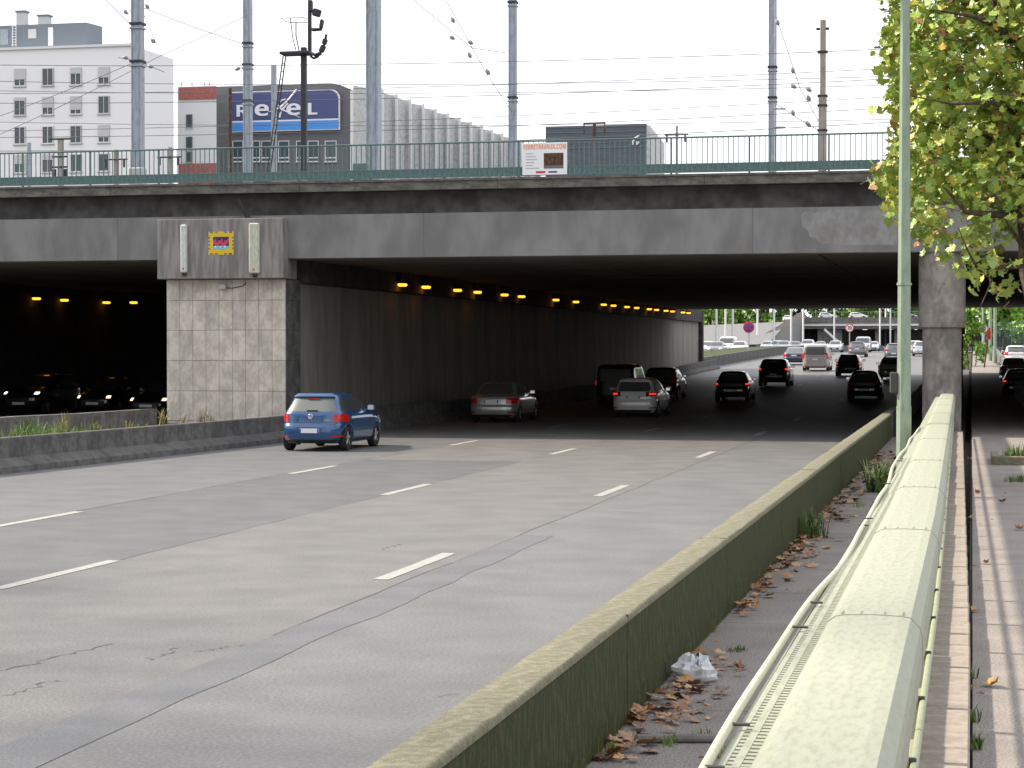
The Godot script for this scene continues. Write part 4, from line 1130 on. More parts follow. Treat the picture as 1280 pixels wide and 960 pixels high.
# ---------- vehicles: stacked rings give nose, sides and tail at every height; rows are [height, tail, nose, half width]
const CARS := {
	"hatch": {"n": 6.0, "r": 0.31, "ax": [-0.66, -3.13], "rows": [[0.2, -0.14, -3.8, 0.76], [0.3, -0.04, -3.92, 0.815], [0.45, 0.0, -3.97, 0.84], [0.6, -0.005, -3.96, 0.845], [0.66, -0.03, -3.94, 0.843], [0.7, -0.075, -3.9, 0.842], [0.8, -0.085, -3.75, 0.84], [0.88, -0.095, -3.45, 0.832], [0.94, -0.11, -3.1, 0.815], [0.98, -0.13, -2.95, 0.79], [1.02, -0.16, -2.88, 0.76], [1.15, -0.26, -2.62, 0.7], [1.28, -0.36, -2.34, 0.645], [1.355, -0.43, -2.15, 0.6], [1.4, -0.5, -1.98, 0.55], [1.43, -0.6, -1.85, 0.49], [1.455, -0.82, -1.68, 0.38], [1.468, -1.05, -1.55, 0.24]],
		"rear": [1.0, 1.34, 0.85, 0.8], "front": [1.02, 1.36, 0.86, 0.8], "side": [[1.0, 1.34, -1.02, -2.62, -1.02, -2.1, 0], [1.0, 1.32, -0.38, -0.95, -0.62, -0.95, 0]], "tail": [0.74, 0.93, 0.68, 1.0], "tailside": [0.74, 0.93, 0.3], "head": [0.62, 0.8, 0.5, 0.97], "plate": 0.52, "spoil": 1.37},
	"estate": {"n": 6.0, "r": 0.32, "ax": [-0.92, -3.6], "rows": [[0.2, -0.14, -4.4, 0.78], [0.3, -0.04, -4.52, 0.85], [0.45, 0.0, -4.58, 0.88], [0.62, -0.01, -4.56, 0.885], [0.7, -0.06, -4.48, 0.88], [0.82, -0.07, -4.2, 0.875], [0.9, -0.09, -3.8, 0.865], [0.96, -0.11, -3.45, 0.84], [1.0, -0.14, -3.3, 0.81], [1.15, -0.28, -3.02, 0.76], [1.3, -0.42, -2.7, 0.71], [1.4, -0.52, -2.45, 0.66], [1.46, -0.64, -2.25, 0.58], [1.49, -0.85, -2.05, 0.45], [1.5, -1.2, -1.8, 0.3]],
		"rear": [1.0, 1.36, 0.86, 0.78], "front": [1.0, 1.38, 0.86, 0.8], "side": [[1.0, 1.36, -1.3, -3.0, -1.4, -2.4, 0], [1.0, 1.34, -0.5, -1.22, -0.75, -1.32, 0]], "tail": [0.82, 0.98, 0.55, 1.0], "tailside": [0.82, 0.98, 0.3], "head": [0.66, 0.8, 0.5, 0.97], "plate": 0.78, "spoil": 1.4},
	"sedan": {"n": 6.0, "r": 0.31, "ax": [-0.95, -3.6], "rows": [[0.2, -0.12, -4.35, 0.78], [0.3, -0.03, -4.46, 0.85], [0.45, 0.0, -4.5, 0.88], [0.58, -0.01, -4.48, 0.882], [0.64, -0.06, -4.42, 0.88], [0.8, -0.07, -4.15, 0.875], [0.88, -0.09, -3.75, 0.862], [0.93, -0.13, -3.4, 0.84], [0.965, -0.3, -3.25, 0.82], [0.99, -0.52, -3.18, 0.79], [1.1, -0.72, -3.0, 0.74], [1.25, -0.98, -2.7, 0.68], [1.36, -1.2, -2.45, 0.62], [1.42, -1.4, -2.25, 0.54], [1.45, -1.65, -2.0, 0.36]],
		"rear": [1.0, 1.35, 0.88, 0.8], "front": [1.0, 1.36, 0.86, 0.8], "side": [[1.0, 1.34, -1.75, -3.0, -1.8, -2.42, 0], [1.0, 1.32, -0.9, -1.68, -1.35, -1.72, 0]], "tail": [0.68, 0.88, 0.58, 1.0], "tailside": [0.68, 0.88, 0.3], "head": [0.6, 0.78, 0.5, 0.97], "plate": 0.75, "spoil": 0.0},
	"suv": {"n": 6.0, "r": 0.35, "ax": [-0.8, -3.45], "rows": [[0.25, -0.14, -4.1, 0.8], [0.36, -0.04, -4.24, 0.87], [0.55, 0.0, -4.3, 0.9], [0.72, -0.01, -4.28, 0.905], [0.8, -0.06, -4.2, 0.9], [0.95, -0.08, -3.9, 0.895], [1.03, -0.1, -3.5, 0.88], [1.08, -0.12, -3.2, 0.855], [1.12, -0.15, -3.08, 0.83], [1.28, -0.25, -2.8, 0.79], [1.42, -0.35, -2.5, 0.74], [1.52, -0.44, -2.3, 0.7], [1.58, -0.55, -2.1, 0.62], [1.62, -0.75, -1.9, 0.5], [1.635, -1.1, -1.7, 0.3]],
		"rear": [1.12, 1.48, 0.86, 0.8], "front": [1.12, 1.5, 0.86, 0.8], "side": [[1.12, 1.48, -1.1, -2.78, -1.15, -2.3, 0], [1.12, 1.46, -0.4, -1.02, -0.58, -1.06, 0]], "tail": [0.88, 1.14, 0.66, 1.0], "tailside": [0.88, 1.14, 0.3], "head": [0.78, 0.93, 0.5, 0.97], "plate": 0.72, "spoil": 1.52},
	"van": {"n": 9.0, "r": 0.33, "ax": [-0.9, -3.9], "rows": [[0.22, -0.08, -4.65, 0.84], [0.34, -0.02, -4.74, 0.91], [0.5, 0.0, -4.78, 0.945], [0.75, -0.01, -4.74, 0.95], [0.9, -0.02, -4.55, 0.95], [1.05, -0.03, -4.25, 0.945], [1.12, -0.035, -4.0, 0.935], [1.18, -0.04, -3.9, 0.925], [1.4, -0.07, -3.6, 0.9], [1.65, -0.11, -3.25, 0.87], [1.8, -0.15, -3.05, 0.84], [1.88, -0.22, -2.9, 0.78], [1.93, -0.36, -2.7, 0.68], [1.95, -0.7, -2.4, 0.5]],
		"rear": [1.15, 1.72, 0.84, 0.82], "front": [1.15, 1.75, 0.9, 0.85], "side": [[1.18, 1.7, -2.6, -3.75, -2.6, -3.2, 0], [1.18, 1.7, -1.45, -2.5, -1.45, -2.5, 0], [1.18, 1.7, -0.28, -1.35, -0.32, -1.35, 0]], "tail": [0.85, 1.3, 0.9, 1.0], "tailside": [0.85, 1.3, 0.12], "head": [0.72, 0.95, 0.55, 0.97], "plate": 0.82, "spoil": 0.0},
}

func at_height(k: Dictionary, y: float) -> Array:     # [tail, nose, half width]
	var r: Array = k.rows
	if y <= r[0][0]: return [r[0][1], r[0][2], r[0][3]]
	for q in r.size() - 1:
		if y <= r[q + 1][0]:
			var t: float = (y - r[q][0]) / (r[q + 1][0] - r[q][0])
			return [lerpf(r[q][1], r[q + 1][1], t), lerpf(r[q][2], r[q + 1][2], t), lerpf(r[q][3], r[q + 1][3], t)]
	return [r[-1][1], r[-1][2], r[-1][3]]
func on_end(k: Dictionary, fx: float, y: float, rear: bool) -> Vector3:
	var s := at_height(k, y)
	var zc: float = (s[0] + s[1]) / 2.0
	var l: float = (s[0] - s[1]) / 2.0
	var d := l * pow(maxf(0.0, 1.0 - pow(absf(fx), k.n)), 1.0 / k.n)
	return Vector3(fx * s[2], y, zc + (d if rear else -d))
func on_side(k: Dictionary, sg: float, z: float, y: float) -> Vector3:
	var s := at_height(k, y)
	var q: float = (z - (s[0] + s[1]) / 2.0) / ((s[0] - s[1]) / 2.0)
	return Vector3(sg * s[2] * pow(maxf(0.001, 1.0 - pow(minf(absf(q), 0.999), k.n)), 1.0 / k.n), y, z)

func shell(rows: Array, off: float, away: Vector3) -> ArrayMesh:      # a thin raised panel that follows the body
	var h := rows.size()
	var w: int = rows[0].size()
	var out := []
	for r in h:
		var row := PackedVector3Array()
		for q in w:
			var du: Vector3 = rows[r][mini(q + 1, w - 1)] - rows[r][maxi(q - 1, 0)]
			var dv: Vector3 = rows[mini(r + 1, h - 1)][q] - rows[maxi(r - 1, 0)][q]
			var nn := du.cross(dv).normalized()
			if nn.dot(away) < 0: nn = -nn
			row.append(rows[r][q] + nn * off)
		out.append(row)
	var m := Mb.new()
	var flip: bool = (out[0][1] - out[0][0]).cross(out[1][0] - out[0][0]).dot(away) < 0
	m.grid(out, flip)
	var mid: Vector3 = out[h / 2][w / 2] - away * 5.0
	for q in w - 1:
		m.poly([out[0][q], out[0][q + 1], rows[0][q + 1], rows[0][q]], mid)
		m.poly([out[h - 1][q], out[h - 1][q + 1], rows[h - 1][q + 1], rows[h - 1][q]], mid)
	for r in h - 1:
		m.poly([out[r][0], out[r + 1][0], rows[r + 1][0], rows[r][0]], mid)
		m.poly([out[r][w - 1], out[r + 1][w - 1], rows[r + 1][w - 1], rows[r][w - 1]], mid)
	return m.mesh()
func end_panel(k: Dictionary, rear: bool, y0: float, y1: float, a0: float, b0: float, a1: float, b1: float, off: float) -> ArrayMesh:
	var rows := []
	for r in 7:
		var t := r / 6.0
		var row := PackedVector3Array()
		for q in 13: row.append(on_end(k, lerpf(lerpf(a0, a1, t), lerpf(b0, b1, t), q / 12.0), lerpf(y0, y1, t), rear))
		rows.append(row)
	return shell(rows, off, Vector3(0, 0.3, 1 if rear else -1))
func side_panel(k: Dictionary, sg: float, y0: float, y1: float, a0: float, b0: float, a1: float, b1: float, off: float) -> ArrayMesh:
	var rows := []
	for r in 6:
		var t := r / 5.0
		var row := PackedVector3Array()
		for q in 11: row.append(on_side(k, sg, lerpf(lerpf(a0, a1, t), lerpf(b0, b1, t), q / 10.0), lerpf(y0, y1, t)))
		rows.append(row)
	return shell(rows, off, Vector3(sg, 0.2, 0))

func car_parts(kind: String) -> Array:      # [name, mesh, material key, position]
	if car_cache.has(kind): return car_cache[kind]
	var k: Dictionary = CARS[kind]
	var out := []
	var rows := []
	var r: Array = k.rows
	for q in r.size() - 1:
		for t in (3 if q < r.size() - 3 else 2):
			rows.append(lerpf(r[q][0], r[q + 1][0], t / (3.0 if q < r.size() - 3 else 2.0)))
	rows.append(r[-1][0])
	var rings := []
	var cq := pow(1.0 - pow(0.95, k.n), 1.0 / k.n)
	for y in rows:
		var s := at_height(k, y)
		var zc: float = (s[0] + s[1]) / 2.0
		var l: float = (s[0] - s[1]) / 2.0
		var ring := PackedVector3Array()
		for q in 15: ring.append(on_end(k, lerpf(-cq, cq, q / 14.0), y, true))
		for q in range(1, 80):
			var p := on_side(k, 1.0, zc + l * lerpf(0.95, -0.95, q / 80.0), y)
			for a in k.ax:
				if Vector2(p.z - a, p.y - k.r).length() < k.r + 0.045: p.x -= 0.13
			ring.append(p)
		for q in 15: ring.append(on_end(k, lerpf(cq, -cq, q / 14.0), y, false))
		for q in range(1, 80):
			var p := on_side(k, -1.0, zc + l * lerpf(-0.95, 0.95, q / 80.0), y)
			for a in k.ax:
				if Vector2(p.z - a, p.y - k.r).length() < k.r + 0.045: p.x += 0.13
			ring.append(p)
		rings.append(ring)
	var b := Mb.new()
	b.grid(rings, false, true)
	var n: int = rings[-1].size()
	var top := Vector3.ZERO
	for p in rings[-1]: top += p
	top = top / n + Vector3(0, 0.006, 0)
	var bot := Vector3.ZERO
	for p in rings[0]: bot += p
	bot /= n
	for q in n:
		b.poly([rings[-1][q], rings[-1][(q + 1) % n], top], top - Vector3(0, 1, 0))
		b.poly([rings[0][q], rings[0][(q + 1) % n], bot], bot + Vector3(0, 1, 0))
	out.append(["body", b.mesh(), "paint", Vector3.ZERO])
	out.append(["rear_window", end_panel(k, true, k.rear[0], k.rear[1], -k.rear[2], k.rear[2], -k.rear[3], k.rear[3], 0.004), "rear_glass", Vector3.ZERO])
	out.append(["windscreen", end_panel(k, false, k.front[0], k.front[1], -k.front[2], k.front[2], -k.front[3], k.front[3], 0.004), "car_glass", Vector3.ZERO])
	for sg in [-1.0, 1.0]:
		for w in k.side: out.append(["side_window", side_panel(k, sg, w[0], w[1], w[2], w[3], w[4], w[5], 0.003), "car_glass", Vector3.ZERO])
		out.append(["tail_light", end_panel(k, true, k.tail[0], k.tail[1], sg * k.tail[2], sg * 0.985, sg * (k.tail[2] + 0.04), sg * 0.985, 0.012), "tail", Vector3.ZERO])
		out.append(["tail_light", side_panel(k, sg, k.tailside[0], k.tailside[1], -0.13 - 0.1 * sg * 0, -k.tailside[2], -0.16, -k.tailside[2] + 0.06, 0.008), "tail", Vector3.ZERO])
		out.append(["lamp_lens", end_panel(k, true, lerpf(k.tail[0], k.tail[1], 0.3), lerpf(k.tail[0], k.tail[1], 0.75), sg * lerpf(k.tail[2], 1.0, 0.3), sg * lerpf(k.tail[2], 1.0, 0.85), sg * lerpf(k.tail[2], 1.0, 0.35), sg * lerpf(k.tail[2], 1.0, 0.9), 0.016), "lens", Vector3.ZERO])
		out.append(["headlight", end_panel(k, false, k.head[0], k.head[1], sg * k.head[2], sg * k.head[3], sg * k.head[2], sg * k.head[3], 0.01), "head", Vector3.ZERO])
		out.append(["reflector", end_panel(k, true, 0.36, 0.4, sg * 0.68, sg * 0.95, sg * 0.68, sg * 0.95, 0.006), "tail_off", Vector3.ZERO])
		out.append(["head_lens", end_panel(k, false, lerpf(k.head[0], k.head[1], 0.25), lerpf(k.head[0], k.head[1], 0.8), sg * lerpf(k.head[2], k.head[3], 0.35), sg * lerpf(k.head[2], k.head[3], 0.7), sg * lerpf(k.head[2], k.head[3], 0.35), sg * lerpf(k.head[2], k.head[3], 0.7), 0.014), "head_lens", Vector3.ZERO])
		var by: float = k.side[0][0] - 0.02
		out.append(["sill", side_panel(k, sg, k.rows[0][0] + 0.03, k.rows[0][0] + 0.1, k.ax[0] - 0.42, k.ax[1] + 0.42, k.ax[0] - 0.42, k.ax[1] + 0.42, 0.006), "trim", Vector3.ZERO])
		var zm: float = k.side[0][3] + 0.28
		var pm := on_side(k, sg, zm, by)
		var mm := Mb.new()
		mm.cbox(Vector3(sg * 0.13, 0.07, 0), Vector3(0.2, 0.15, 0.11), 0.04)
		mm.box(Vector3(sg * 0.02, 0.03, -0.01), Vector3(0.08, 0.04, 0.06))
		out.append(["mirror", mm.mesh(), "paint", pm])
		out.append(["mirror_glass", boxm(Vector3(0.15, 0.1, 0.006), 0.002), "chrome", pm + Vector3(sg * 0.13, 0.07, 0.058)])
		out.append(["door_handle", boxm(Vector3(0.025, 0.03, 0.16), 0.008), "paint", on_side(k, sg, -1.3, by - 0.1) + Vector3(sg * 0.012, 0, 0)])
		# door gaps as thin dark strips let into the side
		for zg in [k.side[0][2] - 0.02, k.side[0][3] + 0.1]:
			out.append(["door_gap", side_panel(k, sg, k.rows[0][0] + 0.14, by, zg, zg - 0.012, zg, zg - 0.012, 0.0015), "trim", Vector3.ZERO])
	var py: float = k.plate
	var pb := on_end(k, 0.0, py, true)
	out.append(["number_plate", boxm(Vector3(0.52, 0.11, 0.012), 0.003), "plate", pb + Vector3(0, 0, 0.018)])
	out.append(["plate_band", boxm(Vector3(0.045, 0.108, 0.004)), "plate_blue", pb + Vector3(-0.235, 0, 0.0265)])
	out.append(["plate_band", boxm(Vector3(0.045, 0.108, 0.004)), "plate_blue", pb + Vector3(0.235, 0, 0.0265)])
	out.append(["bumper_trim", end_panel(k, true, k.rows[0][0] + 0.01, k.rows[0][0] + 0.1, -0.8, 0.8, -0.84, 0.84, 0.008), "trim", Vector3.ZERO])
	out.append(["bumper_gap", end_panel(k, true, k.rows[5][0] - 0.03, k.rows[5][0] - 0.018, -0.9, 0.9, -0.9, 0.9, 0.002), "trim", Vector3.ZERO])
	out.append(["grille", end_panel(k, false, 0.35, 0.58, -0.55, 0.55, -0.6, 0.6, 0.006), "trim", Vector3.ZERO])
	out.append(["number_plate", boxm(Vector3(0.52, 0.11, 0.012), 0.003), "plate", on_end(k, 0.0, 0.46, false) + Vector3(0, 0, -0.02)])
	if k.spoil > 0:
		out.append(["spoiler", end_panel(k, true, k.spoil - 0.035, k.spoil + 0.03, -0.86, 0.86, -0.8, 0.8, 0.06), "paint", Vector3.ZERO])
		out.append(["brake_light", boxm(Vector3(0.3, 0.02, 0.02)), "tail_off", on_end(k, 0.0, k.spoil - 0.045, true) + Vector3(0, 0, 0.045)])
		var wp: Vector3 = on_end(k, 0.0, k.rear[0] + 0.03, true)
		out.append(["wiper", boxm(Vector3(0.3, 0.025, 0.03), 0.008), "trim", wp + Vector3(0.03, 0.0, 0.02)])
	car_cache[kind] = out
	return out

func wheel_meshes(r: float) -> Array:
	var key := "wheel%s" % r
	if not N.has(key):
		var x := Basis(Vector3.FORWARD, PI / 2)
		var t := Mb.new()
		t.lathe([[r * 0.62, -0.09], [r * 0.9, -0.1], [r, -0.07], [r, 0.07], [r * 0.9, 0.1], [r * 0.62, 0.09], [r * 0.62, -0.09]], 28, Vector3.ZERO, x)
		var d := Mb.new()
		d.lathe([[0.02, 0.05], [r * 0.62, 0.05], [r * 0.66, 0.085], [r * 0.66, -0.085], [r * 0.62, -0.05], [0.02, -0.05]], 28, Vector3.ZERO, x)
		var s := Mb.new()
		for sg in [-1, 1]:
			for q in 5:
				var b := Basis(Vector3.RIGHT, TAU * q / 5.0)
				s.cbox(b * Vector3(0, r * 0.33, 0) + Vector3(sg * 0.07, 0, 0), Vector3(0.03, r * 0.6, r * 0.24), 0.012, b)
		N[key] = [t.mesh(), d.mesh(), s.mesh()]
	return N[key]

func car(kind: String, paint: String, at: Vector3, turn: float, label: String, o := {}) -> Node3D:
	var k: Dictionary = CARS[kind]
	var t := thing(o.get("name", "car" if kind != "van" else "van"), label, "van" if kind == "van" else "car", at, o.get("group", ""))
	t.rotation.y = turn
	if o.has("grade"): t.rotation.x = o.grade
	for p in car_parts(kind):
		var mk: String = p[2]
		if mk == "paint": mk = paint
		elif mk == "tail": mk = "tail_dark" if o.get("tail", "") == "tail_lit" else o.get("tail", "tail_off")
		elif mk == "lens": mk = o.get("tail", "tail_off")
		elif mk == "head": mk = "trim" if o.has("head") else "lamp_clear"
		elif mk == "head_lens": mk = o.get("head", "lamp_clear")
		part(t, p[0], p[1], M[mk], p[3])
	var w := wheel_meshes(k.r)
	for a in k.ax:
		for sg in [-1.0, 1.0]:
			var x: float = sg * (at_height(k, 0.45)[2] - 0.105)
			var wh := part(t, "wheel", w[0], M.tyre, Vector3(x, k.r, a))
			part(wh, "rim", w[1], M.trim)
			part(wh, "spokes", w[2], M.rim)
	return t

func build_traffic() -> void:
	var c := car("hatch", "paint_blue", Vector3(-16.22, 0, -48.6), 0.0, "bright blue hatchback driving towards the tunnel in the left lane", {"tail": "tail_off"})
	# its round badge, model lettering bar and exhaust
	var k: Dictionary = CARS.hatch
	var bp := on_end(k, 0.0, 0.88, true) + Vector3(0, 0, 0.008)
	var rg := Mb.new()
	var row := []
	for q in 25: row.append(bp + Vector3(cos(TAU * q / 24.0), sin(TAU * q / 24.0), 0) * 0.058)
	rg.tube(row, 0.009, 6, false)
	for s in [[-0.026, 0.046, 0.0, -0.004], [0.026, 0.046, 0.0, -0.004], [-0.048, 0.014, -0.022, -0.045], [-0.022, -0.045, 0.0, -0.008], [0.0, -0.008, 0.022, -0.045], [0.022, -0.045, 0.048, 0.014]]:
		rg.tube([bp + Vector3(s[0], s[1], 0), bp + Vector3(s[2], s[3], 0)], 0.007, 5)
	part(c, "badge", rg.mesh(), M.chrome)
	part(c, "lettering", boxm(Vector3(0.16, 0.028, 0.006)), M.chrome, on_end(k, 0.55, 0.79, true) + Vector3(0, 0, 0.006))
	part(c, "exhaust", bar(Vector3(-0.35, 0.19, -0.3), Vector3(-0.35, 0.19, -0.06), 0.03, 8), M.trim)
	var lit := {"tail": "tail_lit"}
	car("sedan", "paint_silver", Vector3(-16.5, 0, -69.5), 0.0, "silver saloon in the shade close to the tunnel wall", {"tail": "tail_off"})
	car("van", "paint_black", Vector3(pz(768, 480, -92.0).x, 0, -92.0), 0.0, "dark van with one red tail light beside tunnel wall", lit)
	car("estate", "paint_white", Vector3(-12.55, 0, -76.2), 0.0, "white estate car with red tail lights lit under the bridge", lit)
	car("suv", "paint_black", Vector3(-15.3, 0.1, -101.0), 0.0, "black people carrier ahead of the dark van by the wall's far end")
	car("hatch", "paint_black", Vector3(-11.45, 0.1, -99.0), 0.0, "black hatchback with red tail lights ahead of the white estate", lit)
	car("suv", "paint_black", Vector3(pz(966, 470, -118.0).x, hz(-120), -118.0), 0.0, "black car with red tail lights at the sunlit edge of the tunnel", lit)
	car("hatch", "paint_black", Vector3(-5.2, 0.12, -101.5), 0.0, "unlit black car alone in the shaded right lane")
	car("hatch", "paint_black", Vector3(pz(1060, 460, -134.0).x, hz(-136), -134.0), 0.0, "black hatchback with red lights in the sun beside the taupe van", lit)
	car("van", "paint_taupe", Vector3(pz(1019, 450, -146.0).x, hz(-148), -146.0), 0.0, "taupe grey panel van on sunlit road beyond the bridge", {"tail": "tail_off"})
	car("sedan", "paint_dark_blue", Vector3(pz(992, 450, -164.0).x, hz(-166), -164.0), 0.0, "dark blue saloon just left of the taupe van")
	car("estate", "paint_grey", Vector3(pz(1071, 437, -200.0).x, hz(-202), -200.0), 0.0, "grey estate car far ahead near the red ringed sign")
	car("hatch", "paint_green", Vector3(pz(1114, 460, -128.0).x, hz(-130), -128.0), 0.0, "pale green small car partly behind the lamp post", {"tail": "tail_pale"})
	car("hatch", "paint_grey", Vector3(pz(1117, 440, -188.0).x, hz(-190), -188.0), 0.0, "small dark grey car far ahead behind the lamp post", lit)
	car("hatch", "paint_white", Vector3(pz(1144, 435, -218.0).x, hz(-220), -218.0), 0.0, "white car far ahead between lamp post and column")
	car("hatch", "paint_pale", Vector3(pz(1151, 436, -205.0).x, hz(-207), -205.0), 0.0, "pale car far ahead at the column's edge", lit)
	# oncoming queue on the other carriageway
	var g := {"name": "oncoming_car", "group": "oncoming cars beyond the grass verge"}
	for q in [[882, -218.0, "hatch", "paint_pale", "pale blue"], [893, -212.0, "sedan", "paint_grey", "grey"], [907, -228.0, "van", "paint_white", "white"], [922, -222.0, "sedan", "paint_pale", "silver blue"], [957, -262.0, "hatch", "paint_white", "white"], [969, -255.0, "estate", "paint_pale", "silver blue"], [978, -250.0, "sedan", "paint_green", "greenish"], [992, -285.0, "sedan", "paint_grey", "grey"], [1008, -262.0, "suv", "paint_white", "white"], [1024, -290.0, "hatch", "paint_dark_blue", "dark blue"], [1043, -250.0, "sedan", "paint_white", "white"], [1078, -255.0, "van", "paint_white", "white"], [1091, -300.0, "sedan", "paint_pale", "silver blue"]]:
		var z: float = q[1]
		var p := pz(q[0], 440, z)
		car(q[2], q[3], Vector3(p.x, hz(z), z - 4.4), PI, "%s %s facing the camera in the queue beyond the verge" % [q[4], "van" if q[2] == "van" else "car"], g)
	# cars leaving the left tunnel, headlights on
	var ln := {"name": "oncoming_car", "group": "cars inside the left tunnel"}
	for q in [[24, 492, -36.9, "head_lit", "black car with bluish headlight lit inside the left tunnel", "suv"], [112, 490, -34.0, "head_warm", "black car with small pale light deep inside the left tunnel", "hatch"], [186, 497, -30.5, "head_warm", "dark car with warm headlights half hidden behind the tiled pier", "sedan"]]:
		var dd := ray(q[0], q[1])
		var p: Vector3 = dd * (float(q[2]) / dd.x)
		ln["head"] = q[3]
		car(q[5], "paint_black", Vector3(p.x, 0, p.z - 4.2), PI, q[4], ln)
	# service road on the right
	var rd := {"group": "cars queueing on the right service road", "tail": "tail_lit"}
	car("hatch", "paint_black", Vector3(pz(1275, 470, -105.0).x, hz(-105) + 0.02, -105.0), 0.0, "black car with a red tail light on the service road", rd)
	rd["tail"] = "tail_off"
	car("sedan", "paint_grey", Vector3(pz(1268, 460, -128.0).x, hz(-128) + 0.02, -128.0), 0.0, "grey car queueing past the low pavement wall", rd)
	car("suv", "paint_white", Vector3(pz(1270, 450, -160.0).x, hz(-160) + 0.02, -160.0), 0.0, "white car queueing farthest along the service road", rd)

# ---------- railway equipment on the bridge
func build_railway() -> void:
	var dy := 7.5
	for q in [[172.5, 0.36, -66.0, "mast", "thick blue grey catenary mast in front of the white apartment block", [[0, 30], [0, 77]]], [310.0, 0.32, -80.0, "mast", "slim grey catenary mast crossing the left end of the blue sign", [[0, 54], [0, 81], [0, 126]]], [467.0, 0.42, -64.0, "mast", "widest grey steel mast beside the finned building", []], [641.0, 0.32, -84.0, "mast", "slim blue grey mast left of the banner", [[0, 3], [0, 122]]], [965.5, 0.32, -86.0, "mast", "slim blue grey mast right of the dark box building", [[0, 84], [0, 122]]]]:
		var p := pz(q[0], 200, q[2])
		var t := thing("catenary_mast", q[4], "mast", Vector3(p.x, dy, q[2]))
		var b := Mb.new()
		var w: float = q[1]
		b.cbox(Vector3(0, 5.0, 0), Vector3(w * 0.3, 10.0, w * 0.9), 0.01)
		for s in [-1, 1]: b.cbox(Vector3(s * w * 0.42, 5.0, 0), Vector3(w * 0.16, 10.0, w), 0.01)
		b.box(Vector3(0, 5.0, w * 0.42), Vector3(w * 0.62, 9.96, 0.02))
		part(t, "shaft", b.mesh(), M[q[3]])
		part(t, "foot", boxm(Vector3(w * 1.7, 0.5, w * 1.7), 0.05), M.mast_concrete, Vector3(0, 0.1, 0))
		for c in q[5]:
			var y := pz(q[0], c[1], q[2]).y - dy
			part(t, "band", boxm(Vector3(w * 1.25, 0.09, w * 1.25), 0.01), M.mast_dark, Vector3(0, y, 0))
			part(t, "band", boxm(Vector3(w * 1.25, 0.06, w * 1.25), 0.01), M.mast, Vector3(0, y - 0.16, 0))
	# concrete mast with a cross bar
	var pc := pz(1028, 200, -70.0)
	var tc := thing("catenary_mast", "brownish concrete mast with a short cross bar on top", "mast", Vector3(pc.x, dy, -70.0))
	var hc := pz(1028, 25, -70.0).y - dy
	var bc := Mb.new()
	bc.cbox(Vector3(0, hc * 0.3, 0), Vector3(0.27, hc * 0.6, 0.27), 0.02)
	bc.cbox(Vector3(0.01, hc * 0.8, 0), Vector3(0.19, hc * 0.4, 0.19), 0.02)
	part(tc, "shaft", bc.mesh(), M.mast_concrete)
	part(tc, "cross_bar", boxm(Vector3(0.44, 0.08, 0.1), 0.01), M.mast_dark, Vector3(0, hc - 0.3, 0))
	for y in [65, 120, 132, 163]:
		part(tc, "band", boxm(Vector3(0.34, 0.07, 0.32), 0.01), M.mast_dark, Vector3(0, pz(1028, y, -70.0).y - dy, 0))
	# small posts near the railing
	for q in [[36.5, 178, 0.12, -70.0, "mast", "", "short grey post by the left end of the railing"], [76.0, 174, 0.17, -66.0, "mast_concrete", "c", "short post with dark cross arms behind the railing"], [145.5, 187, 0.14, -66.0, "mast_concrete", "b", "short concrete post with fittings left of the thick mast"], [213.0, 184, 0.12, -66.0, "mast_concrete", "b", "short post with hanging fittings right of the thick mast"], [288.0, 110, 0.1, -68.0, "rust", "", "rusty thin post in front of the sign's left edge"], [342.5, 82, 0.19, -80.0, "mast", "", "thin grey post behind the signal ladder"], [743.0, 154, 0.1, -72.0, "rust", "t", "rusty post with cross head before the dark box building"], [846.0, 157, 0.09, -75.0, "mast", "b", "thin post right of the dark box building"]]:
		var p := pz(q[0], 200, q[3])
		var h := pz(q[0], q[1], q[3]).y - dy
		var t := thing("track_post", q[6], "post", Vector3(p.x, dy, q[3]))
		part(t, "shaft", boxm(Vector3(q[2], h, q[2]), 0.01), M[q[4]], Vector3(0, h / 2, 0))
		if q[5] == "c":
			for y in [0.0, 0.62, 0.98]: part(t, "cross_arm", boxm(Vector3(0.85 if y == 0 else 0.6, 0.06, 0.06), 0.01), M.mast_dark, Vector3(0, h - y, 0.08))
			for x in [-0.4, -0.3, 0.3, 0.42]: part(t, "insulator", boxm(Vector3(0.08, 0.3, 0.08), 0.02), M.mast_dark, Vector3(x * 0.6, h - 1.2, 0.08))
		elif q[5] == "b":
			part(t, "cross_arm", boxm(Vector3(0.9, 0.05, 0.05), 0.01), M.mast_dark, Vector3(0, h - 0.35, 0.08))
			for x in [-0.36, 0.32]: part(t, "insulator", boxm(Vector3(0.07, 0.26, 0.07), 0.02), M.mast_dark, Vector3(x, h - 0.5, 0.08))
		elif q[5] == "t":
			part(t, "cross_arm", boxm(Vector3(0.8, 0.06, 0.06), 0.01), M.rust, Vector3(0, h, 0))
			for x in [-0.38, 0.38]: part(t, "drop", boxm(Vector3(0.04, 0.4, 0.04)), M.rust, Vector3(x, h - 0.2, 0))
	# black signal mast with platform and ladder
	var zs := -72.0
	var ps := pz(380.0, 200, zs)
	var sg := thing("signal_mast", "black railway signal mast with platform, ladder and signal heads", "signal mast", Vector3(ps.x, dy, zs))
	var P := func(x: float, y: float) -> Vector3: return pz(x, y, zs) - Vector3(ps.x, dy, zs)
	part(sg, "shaft", boxm(Vector3(0.2, 6.3, 0.2), 0.02), M.mast_dark, Vector3(0, 3.15, 0))
	var up: Vector3 = P.call(387, -60)
	part(sg, "shaft", boxm(Vector3(0.13, 5.0, 0.13), 0.02), M.mast_dark, Vector3(up.x, P.call(387, 66).y + 2.5, 0))
	var pa: Vector3 = P.call(353, 67)
